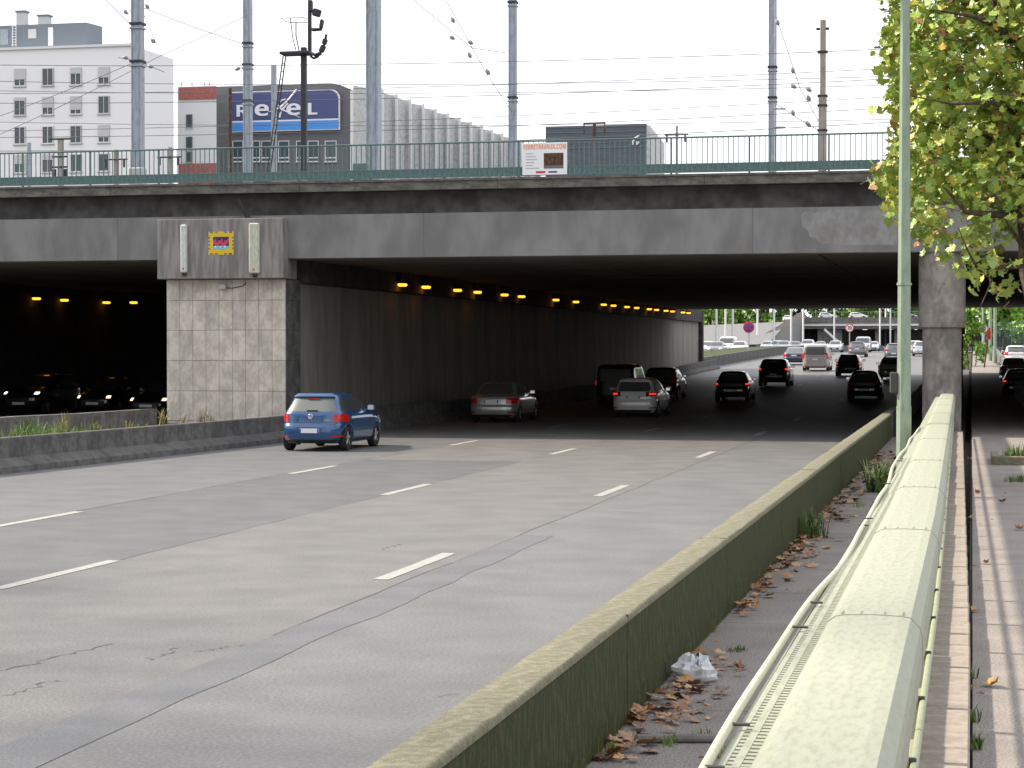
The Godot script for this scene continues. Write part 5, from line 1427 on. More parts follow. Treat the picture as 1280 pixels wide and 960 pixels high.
	var pb: Vector3 = P.call(390, 67)
	part(sg, "platform", boxm(Vector3(pb.x - pa.x, 0.1, 0.7), 0.01), M.mast_dark, (pa + pb) / 2)
	var la := Mb.new()
	for dx in [0.0, 4.0]:
		la.tube([P.call(354 + dx * 0.8, 70), P.call(334 + dx, 214)], 0.025, 6)
	for q in 16: la.tube([(P.call(354, 70) as Vector3).lerp(P.call(334, 214), q / 15.0), (P.call(357, 70) as Vector3).lerp(P.call(338, 214), q / 15.0)], 0.014, 5)
	part(sg, "ladder", la.mesh(), M.mast_dark)
	var hp := Mb.new()
	hp.tube([P.call(384, 24), P.call(380, 22), P.call(351, 22.5), P.call(357, 27), P.call(362, 28), P.call(384, 28)], 0.015, 6)
	hp.tube([P.call(363, 23), P.call(366, 48), P.call(370, 63)], 0.018, 6)
	hp.tube([P.call(370, 28), P.call(370, 45), P.call(374, 64)], 0.022, 6)
	part(sg, "handrail", hp.mesh(), M.mast_dark)
	for q in [[388, 8, 0.16, 0.45, 0.0], [396, 16, 0.3, 0.28, 0.3], [402, 30, 0.12, 0.34, 0.15], [396, 37, 0.4, 0.1, -0.05], [406, 52, 0.16, 0.22, 0.35], [403, 61, 0.18, 0.28, 0.45], [397, 68, 0.3, 0.12, -0.3]]:
		part(sg, "signal_head", boxm(Vector3(q[2], q[3], 0.22), 0.04), M.mast_dark, P.call(q[0], q[1]), Basis(Vector3.FORWARD, q[4]))
	var br := Mb.new()
	br.tube([P.call(388, 70), P.call(392, 73), P.call(397, 71), P.call(400, 66), P.call(405, 58), P.call(408, 43)], 0.05, 6)
	br.tube([P.call(388, 36), P.call(402, 36)], 0.04, 6)
	part(sg, "arm", br.mesh(), M.mast_dark)
	# wires
	for q in [[-30, 81, 1160, 59, -72.0], [-30, 101, 1160, 94, -78.0], [-30, 117, 1160, 83, -80.0], [-30, 129, 1160, 96, -74.0], [-30, 113, 1160, 105, -84.0], [-30, 164, 1160, 118, -86.0], [-30, 172, 1160, 132, -76.0], [-30, 189, 1160, 150, -70.0], [-30, 152, 1160, 148, -88.0], [200, 70, 310, 18, -74.0], [0, 168, 200, 70, -74.0], [128, -5, 175, 42, -72.0], [180, 10, 310, 57, -72.0], [0, 145, 172, 76, -67.0]]:
		var a := pz(q[0], q[1], q[4])
		var e := pz(q[2], q[3], q[4])
		var pp := []
		for k in 13:
			var t := k / 12.0
			pp.append(a.lerp(e, t) - Vector3(0, 0.25 * 4.0 * t * (1.0 - t) * minf(1.0, a.distance_to(e) / 30.0), 0))
		var b := Mb.new()
		b.tube(pp, 0.0135, 5)
		one("overhead_wire", b.mesh(), M.wire, "thin overhead wire stretched across the sky above the railing", "wire", Vector3.ZERO, "overhead wires")
	# slanting stay wires with insulators
	for q in [[[[555, -4], [610, 95], [640, 140]], [[566, 25], [587, 69], [610, 90]], "slanting stay wire with dark insulators left of the slim mast near the banner"], [[[512, -4], [590, 60], [632, 66]], [[565, 47], [588, 53]], "second slanting stay wire with two insulators by the finned building"], [[[970, 20], [1000, 110], [1028, 160]], [[972, 28], [991, 88], [1011, 123], [991, 141]], "slanting stay wire with insulators between the two right masts"], [[[970, 130], [1012, 157], [1028, 165]], [[992, 108], [1011, 112], [1010, 155]], "lower stay wire with insulators beside the concrete mast"], [[[160, 18], [172, 0], [196, 56]], [[157, 15], [191, 51], [184, 8]], "short stay wires with insulators around the thick mast"], [[[148, 72], [172, 76], [205, 90]], [[157, 72], [188, 83]], "bracket wires with insulators on the thick mast below its band"], [[[295, 87], [310, 82]], [[297, 86]], "bracket insulator on the slim mast by the sign"]]:
		var st := thing("stay_wire", q[2], "wire", Vector3.ZERO)
		var pp := []
		for c in q[0]: pp.append(pz(c[0], c[1], -70.0))
		var b := Mb.new()
		b.tube(pp, 0.012, 5)
		part(st, "wire", b.mesh(), M.wire)
		for c in q[1]:
			var b2 := Mb.new()
			var ctr := pz(c[0], c[1], -70.0)
			var dir: Vector3 = (pp[-1] - pp[0]).normalized() * 0.12
			b2.tube([ctr - dir, ctr - dir * 0.5, ctr, ctr + dir * 0.5, ctr + dir], [0.02, 0.06, 0.075, 0.06, 0.02], 8)
			part(st, "insulator", b2.mesh(), M.insulator)
	for y in [136, 159]:
		var a := pz(968, y, -85.0)
		var e := pz(982, y, -85.0)
		one("bracket_arm", bar(a, e, 0.04), M.insulator, "short dark bracket arm on the slim mast right of the box building", "bracket", Vector3.ZERO, "bracket arms")
	var yb := Mb.new()
	yb.cbox(Vector3(0, 0.35, 0), Vector3(1.1, 1.4, 0.6), 0.03)
	var cab := pz(362, 213, -66.0)
	one("track_cabinet", yb.mesh(), M.mast_concrete, "weathered trackside cabinet at the foot of the signal mast", "cabinet", Vector3(cab.x, 7.5, -66.0))
	var cb2 := Mb.new()
	cb2.cbox(Vector3(0, 0.5, 0), Vector3(0.5, 1.0, 0.4), 0.03)
	for q in [[452, "green grey cabinet behind the railing next to the widest mast"], [172, "white cabinet at the foot of the thick mast"]]:
		var cp := pz(q[0], 213, -62.0)
		one("track_cabinet", cb2.mesh(), M.box_grey if q[0] == 172 else M.rail_green, q[1], "cabinet", Vector3(cp.x, 7.5, -62.0))

# ---------- buildings behind the bridge
func prism(foot: Array, y0: float, y1: float) -> ArrayMesh:
	var b := Mb.new()
	var m := Vector2.ZERO
	for p in foot: m += p
	m /= foot.size()
	var mid := Vector3(m.x, (y0 + y1) / 2, m.y)
	var top := []
	for k in foot.size():
		var a: Vector2 = foot[k]
		var c: Vector2 = foot[(k + 1) % foot.size()]
		b.poly([Vector3(a.x, y0, a.y), Vector3(c.x, y0, c.y), Vector3(c.x, y1, c.y), Vector3(a.x, y1, a.y)], mid)
		top.append(Vector3(a.x, y1, a.y))
	b.poly(top, mid)
	return b.mesh()

func window(parent: Node, at: Vector3, w: float, h: float, fm: String, shut: float, bars := 1) -> void:
	# at: lower left corner on the facade (facing +Z); frame, pane, sill and a roller shutter part way down
	var wn := part(parent, "window", boxm(Vector3(w, h, 0.1)), M.frame_dark, at + Vector3(w / 2, h / 2, 0.0))
	var t := 0.09
	part(wn, "pane", boxm(Vector3(w - t * 2, h - t * 2, 0.02)), M.pane, Vector3(0, 0, 0.055))
	var f := Mb.new()
	for s in [-1, 1]:
		f.box(Vector3(s * (w / 2 - t / 2), 0, 0.07), Vector3(t, h, 0.08))
		f.box(Vector3(0, s * (h / 2 - t / 2), 0.07), Vector3(w - t * 2, t, 0.08))
	for q in bars: f.box(Vector3((q + 1) * (w - t) / (bars + 1) - (w - t) / 2, 0, 0.07), Vector3(0.07, h - t * 2, 0.06))
	part(wn, "frame", f.mesh(), M[fm])
	part(wn, "sill", boxm(Vector3(w + 0.2, 0.08, 0.2)), M.shutter, Vector3(0, -h / 2 - 0.04, 0.1))
	if shut > 0: part(wn, "shutter", boxm(Vector3(w - t, h * shut, 0.05)), M.shutter, Vector3(0, h / 2 - h * shut / 2, 0.12))

func build_buildings() -> void:
	# white apartment block
	var z := -195.0
	var l := pz(-70, 57, z)
	var rt := pz(167, 57, z)
	var bk := pz(217, 75, -205.0)
	var a := thing("apartment_block", "white apartment block with rows of shuttered windows and grey rooftop storey", "building", Vector3.ZERO)
	part(a, "wall", prism([Vector2(l.x, z), Vector2(rt.x, z), Vector2(bk.x, -205), Vector2(pz(210, 75, -222.0).x, -222), Vector2(l.x, -222)], 0, rt.y), M.facade_white)
	part(a, "coping", boxm(Vector3(rt.x - l.x + 0.3, 0.25, 0.5)), M.frame_white, Vector3((l.x + rt.x) / 2, rt.y + 0.1, z))
	var shuts := [[0.62, 0.0, 0.35, 0.6], [0.2, 0.6, 0.75, 0.0], [0.0, 0.0, 0.0, 0.7], [0.5, 0.3, 0.0, 0.0]]
	for r in 4:
		for c in 6:
			var px := -45.0 + 35.0 * c
			var p0 := pz(px - 7.0, [108.0, 144.5, 180.5, 216.5][r] - c * 0.7 + 1.6, z)
			var p1 := pz(px + 7.2, [85.5, 121.5, 158.0, 193.5][r] - c * 0.7 + 1.6, z)
			window(a, Vector3(p0.x, p0.y, z + 0.02), p1.x - p0.x, p1.y - p0.y, "frame_white" if (r + c) % 3 != 0 else "shutter", shuts[r][(c + 2) % 4])
	var ph := thing("rooftop_storey", "blue grey rooftop storey with chimneys on top of white block", "building", Vector3.ZERO)
	var p0 := pz(-60, 58, -199.0)
	var p1 := pz(108, 28, -199.0)
	var p2 := pz(128, 33, -202.0)
	part(ph, "wall", prism([Vector2(p0.x, -199), Vector2(p1.x, -199), Vector2(p2.x, -202), Vector2(pz(120, 33, -214.0).x, -214), Vector2(p0.x, -214)], rt.y, p1.y), M.penthouse)
	for q in [[28, 16, 12], [56, 21, 14]]:
		var t := pz(q[0], q[1], -203.0)
		part(ph, "chimney", boxm(Vector3(q[2] * 0.083, t.y - p1.y + 0.3, 0.9)), M.shutter, Vector3(t.x, (t.y + p1.y) / 2, -203))
		part(ph, "chimney_cap", boxm(Vector3(q[2] * 0.1, 0.18, 1.1)), M.penthouse, Vector3(t.x, t.y + 0.08, -203))
	for q in [[35, 36, 45, 48, "shutter"], [60, 34, 66, 57, "facade_pale"], [0, 36, 10, 56, "sign_blue"]]:
		var c0 := pz(q[0], q[3], -198.9)
		var c1 := pz(q[2], q[1], -198.9)
		part(ph, "door" if q[0] == 60 else "panel", boxm(Vector3(c1.x - c0.x, c1.y - c0.y, 0.08)), M[q[4]] if q[4] != "sign_blue" else M.mast, Vector3((c0.x + c1.x) / 2, (c0.y + c1.y) / 2, -198.96))
	var ld := Mb.new()
	for x in [15.5, 20.0]: ld.tube([pz(x, 58, -198.5), pz(x, 30, -198.5)], 0.04, 5)
	for k in 8: ld.tube([pz(15.5, 56 - k * 3.4, -198.5), pz(20.0, 56 - k * 3.4, -198.5)], 0.03, 5)
	part(ph, "ladder", ld.mesh(), M.frame_white)
	# white building with red bands
	var zr := -216.0
	var q0 := pz(222, 108, zr)
	var q1 := pz(270.5, 108, zr)
	var rb := thing("red_banded_building", "white building with dark red bands above and below", "building", Vector3.ZERO)
	part(rb, "wall", prism([Vector2(q0.x, zr), Vector2(q1.x, zr), Vector2(pz(269, 108, zr - 8).x, zr - 8), Vector2(q0.x, zr - 8)], 0, q0.y - 0.05), M.facade_pale)
	for q in [[108, 125], [204, 240]]:
		var b0 := pz(224, q[1], zr)
		var b1 := pz(270.5, q[0], zr)
		part(rb, "red_band", boxm(Vector3(b1.x - b0.x, b1.y - b0.y, 0.2)), M.facade_red, Vector3((b0.x + b1.x) / 2, (b0.y + b1.y) / 2, zr + 0.08))
	for q in [[143, 160], [171, 188], [190, 203]]:
		var b0 := pz(233, q[1], zr)
		var b1 := pz(240.5, q[0], zr)
		window(rb, Vector3(b0.x, b0.y, zr + 0.02), b1.x - b0.x, b1.y - b0.y, "frame_dark", 0.0, 0)
	var ant := Mb.new()
	for x in [227, 240, 256, 262]: ant.tube([pz(x, 108, zr - 4), pz(x, 103, zr - 4)], 0.06, 5)
	part(rb, "roof_rail", ant.mesh(), M.frame_dark)
	# grey building with the company sign
	var zg := -225.0
	var g0 := pz(270, 103, zg)
	var g1 := pz(441, 103, zg)
	var gf := pz(660, 178, -300.0)
	var gb := thing("sign_building", "grey office building with blue company sign and pale finned long side", "building", Vector3.ZERO)
	part(gb, "wall", prism([Vector2(g0.x, zg), Vector2(g1.x, zg), Vector2(gf.x, -300), Vector2(gf.x - 22, -300), Vector2(g0.x, zg - 20)], 0, g1.y - 1.1), M.facade_grey)
	# softly curved roof edge on the front
	var rc := Mb.new()
	var sec := []
	var nseg := 20
	for k in nseg + 1:
		var t := k / float(nseg)
		var x := lerpf(g0.x, g1.x, t)
		var y := g1.y + 0.0 - (pow(maxf(0.0, t - 0.82) / 0.18, 2.0) * 1.0)
		sec.append(Vector3(x, y, zg))
	for k in nseg:
		var c: Vector3 = sec[k]
		var d: Vector3 = sec[k + 1]
		rc.hexa([Vector3(c.x, g1.y - 1.12, zg + 0.02), Vector3(d.x, g1.y - 1.12, zg + 0.02), Vector3(d.x, g1.y - 1.12, zg - 18), Vector3(c.x, g1.y - 1.12, zg - 18), c + Vector3(0, 0, 0.02), d + Vector3(0, 0, 0.02), d - Vector3(0, 0, 18), c - Vector3(0, 0, 18)])
	part(gb, "roof", rc.mesh(), M.facade_grey)
	var rr := Mb.new()
	var lastp := Vector3.ZERO
	for k in 15:
		var p := pz(284 + k * 10.5, 98.5 if k < 12 else 98.5 + (k - 12) * 1.2, zg - 2)
		rr.tube([p, p - Vector3(0, 0.7, 0)], 0.03, 5)
		if k > 0: rr.tube([lastp, p], 0.035, 5)
		lastp = p
	part(gb, "roof_rail", rr.mesh(), M.frame_white)
	for q in [[291, 304.5, 0], [316, 325.5, 0], [327, 339.6, 0], [348, 362, 0], [370.5, 383, 0], [385, 398.7, 0], [406.4, 421, 0]]:
		var b0 := pz(q[0], 202.5, zg)
		var b1 := pz(q[1], 175.8, zg)
		window(gb, Vector3(b0.x, b0.y, zg + 0.02), b1.x - b0.x, b1.y - b0.y, "frame_white", 0.0, 0)
		part(gb, "window_bar", boxm(Vector3(b1.x - b0.x - 0.1, 0.14, 0.1)), M.frame_white, Vector3((b0.x + b1.x) / 2, pz(q[0], 197.5, zg).y, zg + 0.1))
	# fins along the side
	var dirv := Vector2(gf.x - g1.x, -75.0)
	var out := Vector2(-dirv.y, dirv.x).normalized() * -1.0
	if out.x < 0: out = -out
	for k in 15:
		var a0 := Vector2(g1.x, zg) + dirv * (k / 15.0)
		var a1 := Vector2(g1.x, zg) + dirv * ((k + 0.9) / 15.0)
		var o1 := a1 + out * 1.9
		var fp := part(gb, "fin", prism([a0 + out * 0.05, a1 + out * 0.05, o1, o1 + Vector2(-0.35, -0.1)], 0, g1.y - 0.35), M.fin)
		fp.name = "fin"
		part(gb, "fin_edge", prism([o1, o1 + Vector2(0.28, 0.0), o1 + Vector2(0.28, 0.3), o1 + Vector2(0.0, 0.3)], 0, g1.y - 0.3), M.frame_white)
	var corner := pz(440.5, 200, zg)
	part(gb, "corner_trim", boxm(Vector3(0.3, g1.y - 1.0, 0.3)), M.frame_white, Vector3(corner.x, (g1.y - 1.0) / 2, zg + 0.2))
	# the sign
	var s0 := pz(288, 165.5, zg + 0.6)
	var s1 := pz(424.5, 111, zg + 0.6)
	var sgn := thing("company_sign", "large navy and light blue company sign with white lettering on the grey building", "sign", Vector3(s0.x, s0.y, zg + 0.35))
	var W := s1.x - s0.x
	var H := s1.y - s0.y
	var cut := 1.1
	var outl := func(i: float) -> PackedVector2Array:
		var pp := PackedVector2Array([Vector2(i, i), Vector2(W - i, i), Vector2(W - i, H - cut - i)])
		for t in range(1, 7): pp.append(Vector2(W - cut - i, H - cut - i) + Vector2(cos(PI / 12 * t), sin(PI / 12 * t)) * cut)
		pp.append(Vector2(i, H - i))
		return pp
	for q in [[0.0, 0.0, 0.3, "sign_white", "border"], [0.12, 0.0, 0.33, "sign_navy", "navy_panel"]]:
		var b := Mb.new()
		var pl: PackedVector2Array = outl.call(q[0])
		var mid := Vector3(W / 2, H / 2, q[2] - 0.1)
		var f := []
		for k in pl.size():
			var c := pl[k]
			var d := pl[(k + 1) % pl.size()]
			f.append(Vector3(c.x, c.y, q[2]))
			b.poly([Vector3(c.x, c.y, q[1]), Vector3(d.x, d.y, q[1]), Vector3(d.x, d.y, q[2]), Vector3(c.x, c.y, q[2])], mid)
		b.poly(f, mid)
		part(sgn, q[4], b.mesh(), M[q[3]])
	part(sgn, "blue_band", boxm(Vector3(W - 0.26, H * 0.22, 0.04)), M.sign_blue, Vector3(W / 2, H * 0.13 + 0.02, 0.345))
	part(sgn, "white_line", boxm(Vector3(W - 0.26, 0.17, 0.05)), M.sign_white, Vector3(W / 2, H * 0.255, 0.35))
	var lh := 1.35
	for q in [["R", 302, 1.0], ["e", 327.5, 1.3], ["e", 367, 1.3], ["L", 390, 1.0]]:
		var c := pz(q[1], 138.0, zg + 0.7) - sgn.position
		var tm := TextMesh.new()
		var ft := SystemFont.new()
		ft.font_names = PackedStringArray(["Droid Sans"]); ft.font_weight = 700
		tm.font = ft; tm.text = q[0]; tm.font_size = 64; tm.pixel_size = lh / 46.0 * q[2]; tm.depth = 0.1
		var ab := tm.get_aabb()
		var lt := part(sgn, "letter", tm, M.sign_white, Vector3(c.x, pz(300, 138.5, zg + 0.7).y - sgn.position.y, 0.4))
		lt.scale = Vector3(1.45, lh / maxf(ab.size.y, 0.1), 1.0)
		lt.position -= Vector3(0, (ab.position.y + ab.size.y / 2) * lt.scale.y, 0)
	# the swooping X
	var xs := Mb.new()
	for st in [[[335, 140, 0.03], [343, 138.5, 0.08], [352, 133, 0.13], [362, 123, 0.1], [371, 112, 0.13]], [[349.5, 147, 0.12], [350.5, 142, 0.13], [354, 136, 0.14], [360, 129, 0.1]], [[357, 123.5, 0.05], [350, 127, 0.12], [348.5, 132, 0.14], [352, 137, 0.13], [362, 141, 0.06], [375, 147, 0.03]]]:
		var pp := []
		var ra := []
		for q in st:
			pp.append(pz(q[0], q[1], zg + 0.75) - sgn.position); ra.append(q[2])
		xs.tube(pp, ra, 8)
	part(sgn, "letter", xs.mesh(), M.sign_white)
	# dark box building
	var zd := -240.0
	var d0 := pz(682, 158, zd)
	var d1 := pz(808, 155, zd)
	var d2 := pz(827, 165, -262.0)
	var db := thing("box_building", "dark blue grey windowless box building with small white logo", "building", Vector3.ZERO)
	part(db, "wall", prism([Vector2(d0.x, zd), Vector2(d1.x, zd), Vector2(d2.x, -262), Vector2(d2.x - 2, -275), Vector2(d0.x, -275)], 0, d1.y), M.facade_box)
	part(db, "side_cladding", prism([Vector2(d1.x + 0.02, zd + 0.02), Vector2(d2.x + 0.02, -262), Vector2(d2.x + 0.4, -262), Vector2(d1.x + 0.4, zd + 0.02)], 0, d1.y - 0.15), M.fin)
	for y in [160, 166.5, 173, 179.5, 186]:
		var e0 := pz(682, y, zd)
		part(db, "cladding_rib", boxm(Vector3(d1.x - d0.x, 0.09, 0.1)), M.penthouse, Vector3((d0.x + d1.x) / 2, e0.y, zd + 0.03))
	var lg := Mb.new()
	for q in [[791, 176, 791, 181], [791, 176, 793, 176], [796, 181, 796, 177], [796, 181, 799, 177], [793, 173, 800, 169]]:
		lg.tube([pz(q[0], q[1], zd + 0.15), pz(q[2], q[3], zd + 0.15)], 0.1, 5)
	part(db, "logo", lg.mesh(), M.sign_white)

# ---------- what shows through the tunnel
func round_sign(called: String, label: String, px: float, py: float, z: float, r: float, kind: String) -> void:
	var p := pz(px, py, z)
	var s := thing(called, label, "road sign", Vector3(p.x, hz(z) + 0.6, z))
	var h := p.y - hz(z) - 0.6
	part(s, "pole", bar(Vector3.ZERO, Vector3(0, h, 0), 0.06, 8), M.mast)
	var x := Basis(Vector3.RIGHT, PI / 2)
	var d := Mb.new()
	d.lathe([[0.001, 0.1], [r * 0.82, 0.1], [r * 0.82, 0.06], [0.001, 0.06]], 28, Vector3(0, h, 0), x)
	part(s, "disc", d.mesh(), M.sign_disc_blue if kind == "stop" else M.sign_white)
	var g := Mb.new()
	g.lathe([[r * 0.78, 0.11], [r, 0.11], [r, 0.05], [r * 0.78, 0.05], [r * 0.78, 0.11]], 28, Vector3(0, h, 0), x)
	part(s, "ring", g.mesh(), M.sign_red)
	if kind == "stop":
		for a in [-1, 1]: part(s, "slash", boxm(Vector3(r * 1.6, r * 0.2, 0.02)), M.sign_red, Vector3(0, h, 0.115), Basis(Vector3.BACK, a * PI / 4))
	else:
		print_text(s, "number", kind, r * 0.85, M.black, Vector3(0, h, 0.12), r * 0.95)

func build_far() -> void:
	round_sign("no_stopping_sign", "round blue sign with red ring and cross on the grass verge", 936, 409, -190.0, 0.53, "stop")
	round_sign("speed_sign", "round white speed limit sign with red ring near the far overpass", 1062, 410, -232.0, 0.5, "70")
	round_sign("speed_sign", "small round sign with red ring beside the bush on the right", 1230, 411, -170.0, 0.35, "50")
	# far overpass
	var z := -430.0
	var a := pz(1003, 398, z)
	var e := pz(1330, 398, z)
	var yb := pz(1003, 411, z).y
	var yt := pz(1003, 399, z).y
	var o := thing("far_overpass", "distant grey concrete overpass with parapet and railings across the road", "bridge", Vector3.ZERO)
	part(o, "deck", boxm(Vector3(e.x - a.x, yt - yb, 14)), M.girder_pale, Vector3((a.x + e.x) / 2, (yb + yt) / 2, z - 7))
	part(o, "parapet", boxm(Vector3(e.x - a.x, 0.9, 0.3)), M.barrier_pale, Vector3((a.x + e.x) / 2, yt - 0.1, z + 0.3))
	part(o, "ledge", boxm(Vector3(e.x - a.x, 0.35, 0.8)), M.frame_white, Vector3((a.x + e.x) / 2, yb + 0.75, z + 0.35))
	for q in 40:
		var x := lerpf(a.x, e.x, q / 39.0)
		part(o, "railing_post", boxm(Vector3(0.06, 1.2, 0.06)), M.mast, Vector3(x, yt + 0.95, z + 0.3))
	part(o, "top_rail", boxm(Vector3(e.x - a.x, 0.08, 0.08)), M.mast, Vector3((a.x + e.x) / 2, yt + 1.5, z + 0.3))
	for q in [[1003, 1022, "girder"], [1022, 1052, "girder_pale"], [1094, 1100, "girder"], [1118, 1124, "girder"]]:
		var c0 := pz(q[0], 440, z - 2)
		var c1 := pz(q[1], 440, z - 2)
		part(o, "pier", boxm(Vector3(c1.x - c0.x, yb - 2.4 + 0.3, 8 if q[0] != 1003 else 2)), M[q[2]] if q[0] != 1003 else M.sooty, Vector3((c0.x + c1.x) / 2, (yb + 2.4) / 2, z - 6))
	var bkw := pz(1052, 440, z - 14)
	var bkx := pz(1330, 440, z - 14)
	part(o, "abutment", boxm(Vector3(bkx.x - bkw.x, yb - 2.6, 1)), M.barrier_pale, Vector3((bkw.x + bkx.x) / 2, (yb + 2.4) / 2, z - 13))
	var st := Mb.new()
	st.tube([pz(1030, 412, z + 0.5), pz(1052, 432, z + 0.5)], 0.35, 4)
	part(o, "stair", st.mesh(), M.frame_white)
	# ramp down to the left with its parapet
	var rp := thing("ramp", "grey sloping ramp with pale parapet descending from the far overpass", "ramp", Vector3.ZERO)
	var r0 := pz(1003, 394, z)
	var r1 := pz(945, 431, -330.0)
	var rm := Mb.new()
	rm.hexa([Vector3(r1.x, 1, r1.z), Vector3(r0.x, 1, r0.z), Vector3(r0.x, 1, r0.z - 10), Vector3(r1.x - 6, 1, r1.z - 10), r1, r0, r0 - Vector3(0, 0, 10), r1 - Vector3(6, 0, 10)])
	part(rp, "wall", rm.mesh(), M.girder_pale)
	var rq := Mb.new()
	rq.hexa([r1 + Vector3(0, -0.2, 0.3), r0 + Vector3(0, -0.2, 0.3), r0 + Vector3(0, -0.2, -0.3), r1 + Vector3(0, -0.2, -0.3), r1 + Vector3(0, 0.9, 0.3), r0 + Vector3(0, 0.9, 0.3), r0 + Vector3(0, 0.9, -0.3), r1 + Vector3(0, 0.9, -0.3)])
	part(rp, "parapet", rq.mesh(), M.kerb)
	# side road climbing behind the oncoming queue
	var b := Mb.new()
	b.hexa([pz(872, 433, -300.0), pz(960, 431, -300.0), pz(985, 403, -420.0), pz(872, 408, -420.0), pz(872, 432, -300.0), pz(960, 430, -300.0), pz(985, 402, -420.0), pz(872, 407, -420.0)])
	struct("hillside_road", b.mesh(), M.road_far)
	for q in [[1050, 400, "hatch", "paint_white", "white hatchback seen side on crossing the far overpass"], [1112, 399, "hatch", "paint_grey", "grey car crossing the far overpass near the lamp post"], [1012, 399, "hatch", "paint_pale", "pale car on the far overpass above the dark pier"]]:
		var p := pz(q[0] + 11, q[1], z - 4)
		car(q[2], q[3], Vector3(p.x, yt + 0.01, z - 4), -PI / 2, q[4], {"name": "overpass_car", "group": "cars on the far overpass"})
	var cs := pz(984, 399, -425.0)
	car("sedan", "paint_white", Vector3(cs.x, cs.y - 0.6, -428.0), PI, "white car coming down the ramp behind its parapet", {"name": "overpass_car"})
	# lamp columns far away
	for q in [[895.5, 372, -250.0], [907, 376, -330.0], [916, 372, -255.0], [947, 378, -340.0], [967.5, 372, -260.0], [989, 378, -345.0], [1004, 370, -350.0], [1043, 375, -420.0], [1100, 375, -420.0], [1107, 376, -440.0], [1113, 375, -420.0]]:
		var p := pz(q[0], q[1], q[2])
		var s := thing("street_lamp", "slim pale street lamp column in the distance beyond the bridge", "street lamp", Vector3(p.x, hz(q[2]), q[2]), "distant lamp columns")
		part(s, "column", bar(Vector3.ZERO, Vector3(0, p.y + 2.0 - hz(q[2]), 0), 0.14 if q[2] > -300 else 0.16, 8), M.frame_white)
		part(s, "arm", bar(Vector3(0, p.y + 2.0 - hz(q[2]), 0), Vector3(1.6, p.y + 2.3 - hz(q[2]), 0), 0.07, 6), M.frame_white)
	for q in [[1238, 360, -175.0, "post_green"], [1244, 340, -165.0, "post_green"], [1229, 372, -200.0, "mast"]]:
		var p := pz(q[0], q[1], q[2])
		var s := thing("street_lamp", "slim lamp column among green trees right of the column", "street lamp", Vector3(p.x, hz(q[2]), q[2]), "lamp columns right of the column")
		part(s, "column", bar(Vector3.ZERO, Vector3(0, p.y - hz(q[2]), 0), 0.12, 8), M[q[3]])
		part(s, "base", bar(Vector3.ZERO, Vector3(0, 1.2, 0), 0.17, 8), M[q[3]])
	# red and white pole by the bush
	var rw := pz(1233, 420, -152.0)
	var pole := thing("barrier_pole", "thin dark red leaning pole beside the bush", "pole", Vector3(rw.x, hz(-152.0) + 0.15, -152.0))
	part(pole, "shaft", bar(Vector3(-0.15, 0, 0), Vector3(0.2, 2.9, 0), 0.06, 8), M.rust)
	part(pole, "plate", boxm(Vector3(0.25, 0.7, 0.06), 0.01), M.sign_red, Vector3(0.18, 2.4, 0.08))
	# mesh fence on the far right
	var f0 := pz(1236, 440, -190.0)
	var f := thing("mesh_fence", "tall green mesh fence in front of trees on the right", "fence", Vector3(f0.x, hz(-190.0), -190.0))
	for k in 7: part(f, "post", bar(Vector3(k * 2.0, 0, 0), Vector3(k * 2.0, 3.4, 0), 0.05, 6), M.rail_green)
	var fm := Mb.new()
	for k in 24: fm.tube([Vector3(0, 0.1 + k * 0.14, 0), Vector3(12, 0.1 + k * 0.14, 0)], 0.012, 4)
	for k in 80: fm.tube([Vector3(k * 0.15, 0.05, 0), Vector3(k * 0.15, 3.35, 0)], 0.012, 4)
	part(f, "mesh", fm.mesh(), M.rail_green)
	# bush by the column and far trees
	var bp := pz(1213, 440, -156.0)
	var bush := thing("bush", "leafy green bush growing right behind the round column", "bush", Vector3(bp.x, hz(-156.0) - 0.1, -156.0))
	var pts := []
	for k in 46:
		var c := Vector3(rng.randf_range(-1.6, 0.9), rng.randf_range(0.3, 5.2), rng.randf_range(-1.0, 1.0))
		if c.y > 3.4: c.x = minf(c.x, 0.4)
		if c.y < 2.2: c.x += 0.3
		pts.append_array(ball(c, Vector3(0.55, 0.5, 0.55), 40))
	foliage(bush, pts, 0.3, 2, M.leaf_far, "leaves")
	for k in 4: part(bush, "stem", bar(Vector3(-0.4 + k * 0.25, 0, 0), Vector3(-0.8 + k * 0.5, 3.0, 0), 0.04, 6), M.twig)
	for q in [[888, -470.0, 14.0, 2], [925, -500.0, 18.0, 1], [960, -490.0, 20.0, 1], [1000, -500.0, 19.0, 1], [1035, -490.0, 18.0, 1], [1070, -505.0, 20.0, 2], [1105, -490.0, 18.0, 1], [1140, -500.0, 19.0, 2], [1175, -490.0, 18.0, 1]]:
		var p := pz(q[0], 440, q[1])
		tree("distant_tree", "round green tree in the row behind the far overpass", Vector3(p.x, 2.6, q[1]), q[2], Vector3(6.5, q[2] * 0.42, 5), 34, 60, 1.0, q[3], "trees behind the far overpass", 2.0)
	for q in [[1232, -215.0, 11.0], [1255, -205.0, 10.0], [1282, -200.0, 12.0], [1300, -230.0, 14.0]]:
		var p := pz(q[0], 440, q[1])
		tree("roadside_tree", "bright green tree behind the mesh fence on the right", Vector3(p.x, hz(q[1]), q[1]), q[2], Vector3(3.0, q[2] * 0.42, 3), 30, 70, 0.5, 2, "trees behind the mesh fence", 1.2)
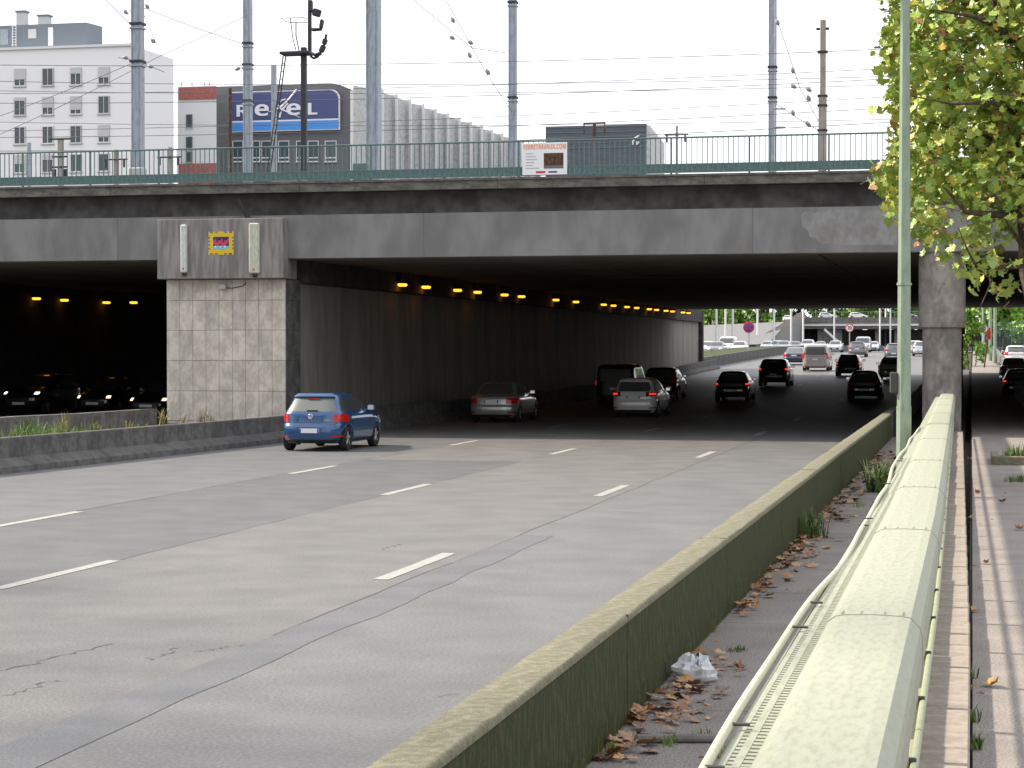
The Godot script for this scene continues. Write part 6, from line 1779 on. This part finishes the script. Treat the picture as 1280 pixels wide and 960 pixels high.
	# pale houses far off on the left of the opening
	for q in [[868, 893, 386, -520.0, "facade_pale", "pale low building beyond the ramp at the tunnel wall's edge"], [893, 985, 396, -515.0, "facade_side", "long pale building in front of the distant trees"]]:
		var c0 := pz(q[0], q[2], q[3])
		var c1 := pz(q[1], q[2], q[3])
		var hb := thing("distant_building", q[5], "building", Vector3((c0.x + c1.x) / 2, 2.5, q[3]))
		part(hb, "wall", boxm(Vector3(c1.x - c0.x, c0.y - 2.5, 8)), M[q[4]], Vector3(0, (c0.y - 2.5) / 2, 0))
		part(hb, "roof", boxm(Vector3(c1.x - c0.x + 0.6, 0.4, 8.6)), M.penthouse, Vector3(0, c0.y - 2.5 + 0.2, 0))
		for k in 5: part(hb, "window", boxm(Vector3(1.2, 1.3, 0.1)), M.pane, Vector3((k - 2) * (c1.x - c0.x) / 5.6, (c0.y - 2.5) * 0.7, 4.02))

func build_left_trees() -> void:
	# tall trees across the motorway, left of the view: they dapple the near part of the road
	for q in [[-35.5, -18.5, 25.0], [-33.5, -9.0, 22.0], [-30.5, -14.0, 20.0], [-26.5, -10.0, 24.0]]:
		tree("tall_tree", "tall tree across the motorway whose shade dapples the road", Vector3(q[0], 0, q[1]), q[2], Vector3(6.0, q[2] * 0.36, 5.4), 55, 15, 0.55, 1, "tall trees across the motorway", 1.7)

func _ready() -> void:
	rng.seed = 20240917
	var cam := Camera3D.new()
	cam.name = "camera"
	cam.fov = rad_to_deg(2.0 * atan(480.0 / F))
	cam.near = 0.1; cam.far = 4000.0
	cam.transform = Transform3D(view, Vector3(0, EYE, 0))
	add_child(cam)
	cam.current = true
	var env := Environment.new()
	var sky := Sky.new()
	var sm := ProceduralSkyMaterial.new()
	sm.sky_top_color = Color(0.9, 0.91, 0.94); sm.sky_horizon_color = Color(0.97, 0.97, 0.98); sm.sky_curve = 0.2
	sm.ground_horizon_color = Color(0.6, 0.6, 0.58); sm.ground_bottom_color = Color(0.3, 0.3, 0.28)
	sm.energy_multiplier = 1.0
	sky.sky_material = sm
	env.background_mode = Environment.BG_SKY
	env.sky = sky
	env.tonemap_mode = Environment.TONE_MAPPER_LINEAR
	env.tonemap_exposure = 1.7
	env.sdfgi_enabled = true; env.ssao_enabled = true; env.ssil_enabled = true
	var we := WorldEnvironment.new()
	we.name = "environment"; we.environment = env
	add_child(we)
	var sun := DirectionalLight3D.new()
	sun.name = "sun"
	var el := deg_to_rad(40.0)
	var az := deg_to_rad(4.0)
	sun.basis = Basis.looking_at(Vector3(cos(el) * cos(az), -sin(el), cos(el) * sin(az)))
	sun.light_energy = 1.35; sun.light_angular_distance = 2.5; sun.light_color = Color(1.0, 0.95, 0.87); sun.shadow_enabled = true
	add_child(sun)

	materials()
	N.leaf0 = leaf_mesh(0.25); N.leaf1 = leaf_mesh(-0.3, 0.2); N.leaf2 = leaf_mesh(0.7, 0.25); N.leaf3 = leaf_mesh(-0.5, -0.3)
	var bolt := Mb.new()
	bolt.lathe([[0.008, 0.0], [0.008, 0.008], [0.001, 0.009]], 6)
	N.bolt = bolt.mesh()
	build_roads()
	build_walls()
	build_bridge()
	build_railing()
	build_parapet()
	build_buildings()
	build_far()
	build_left_trees()
	build_railway()
	build_lamp_post()
	build_plane_tree()
	build_traffic()
	build_small_plants()
	build_litter()
	build_moss_fringe()
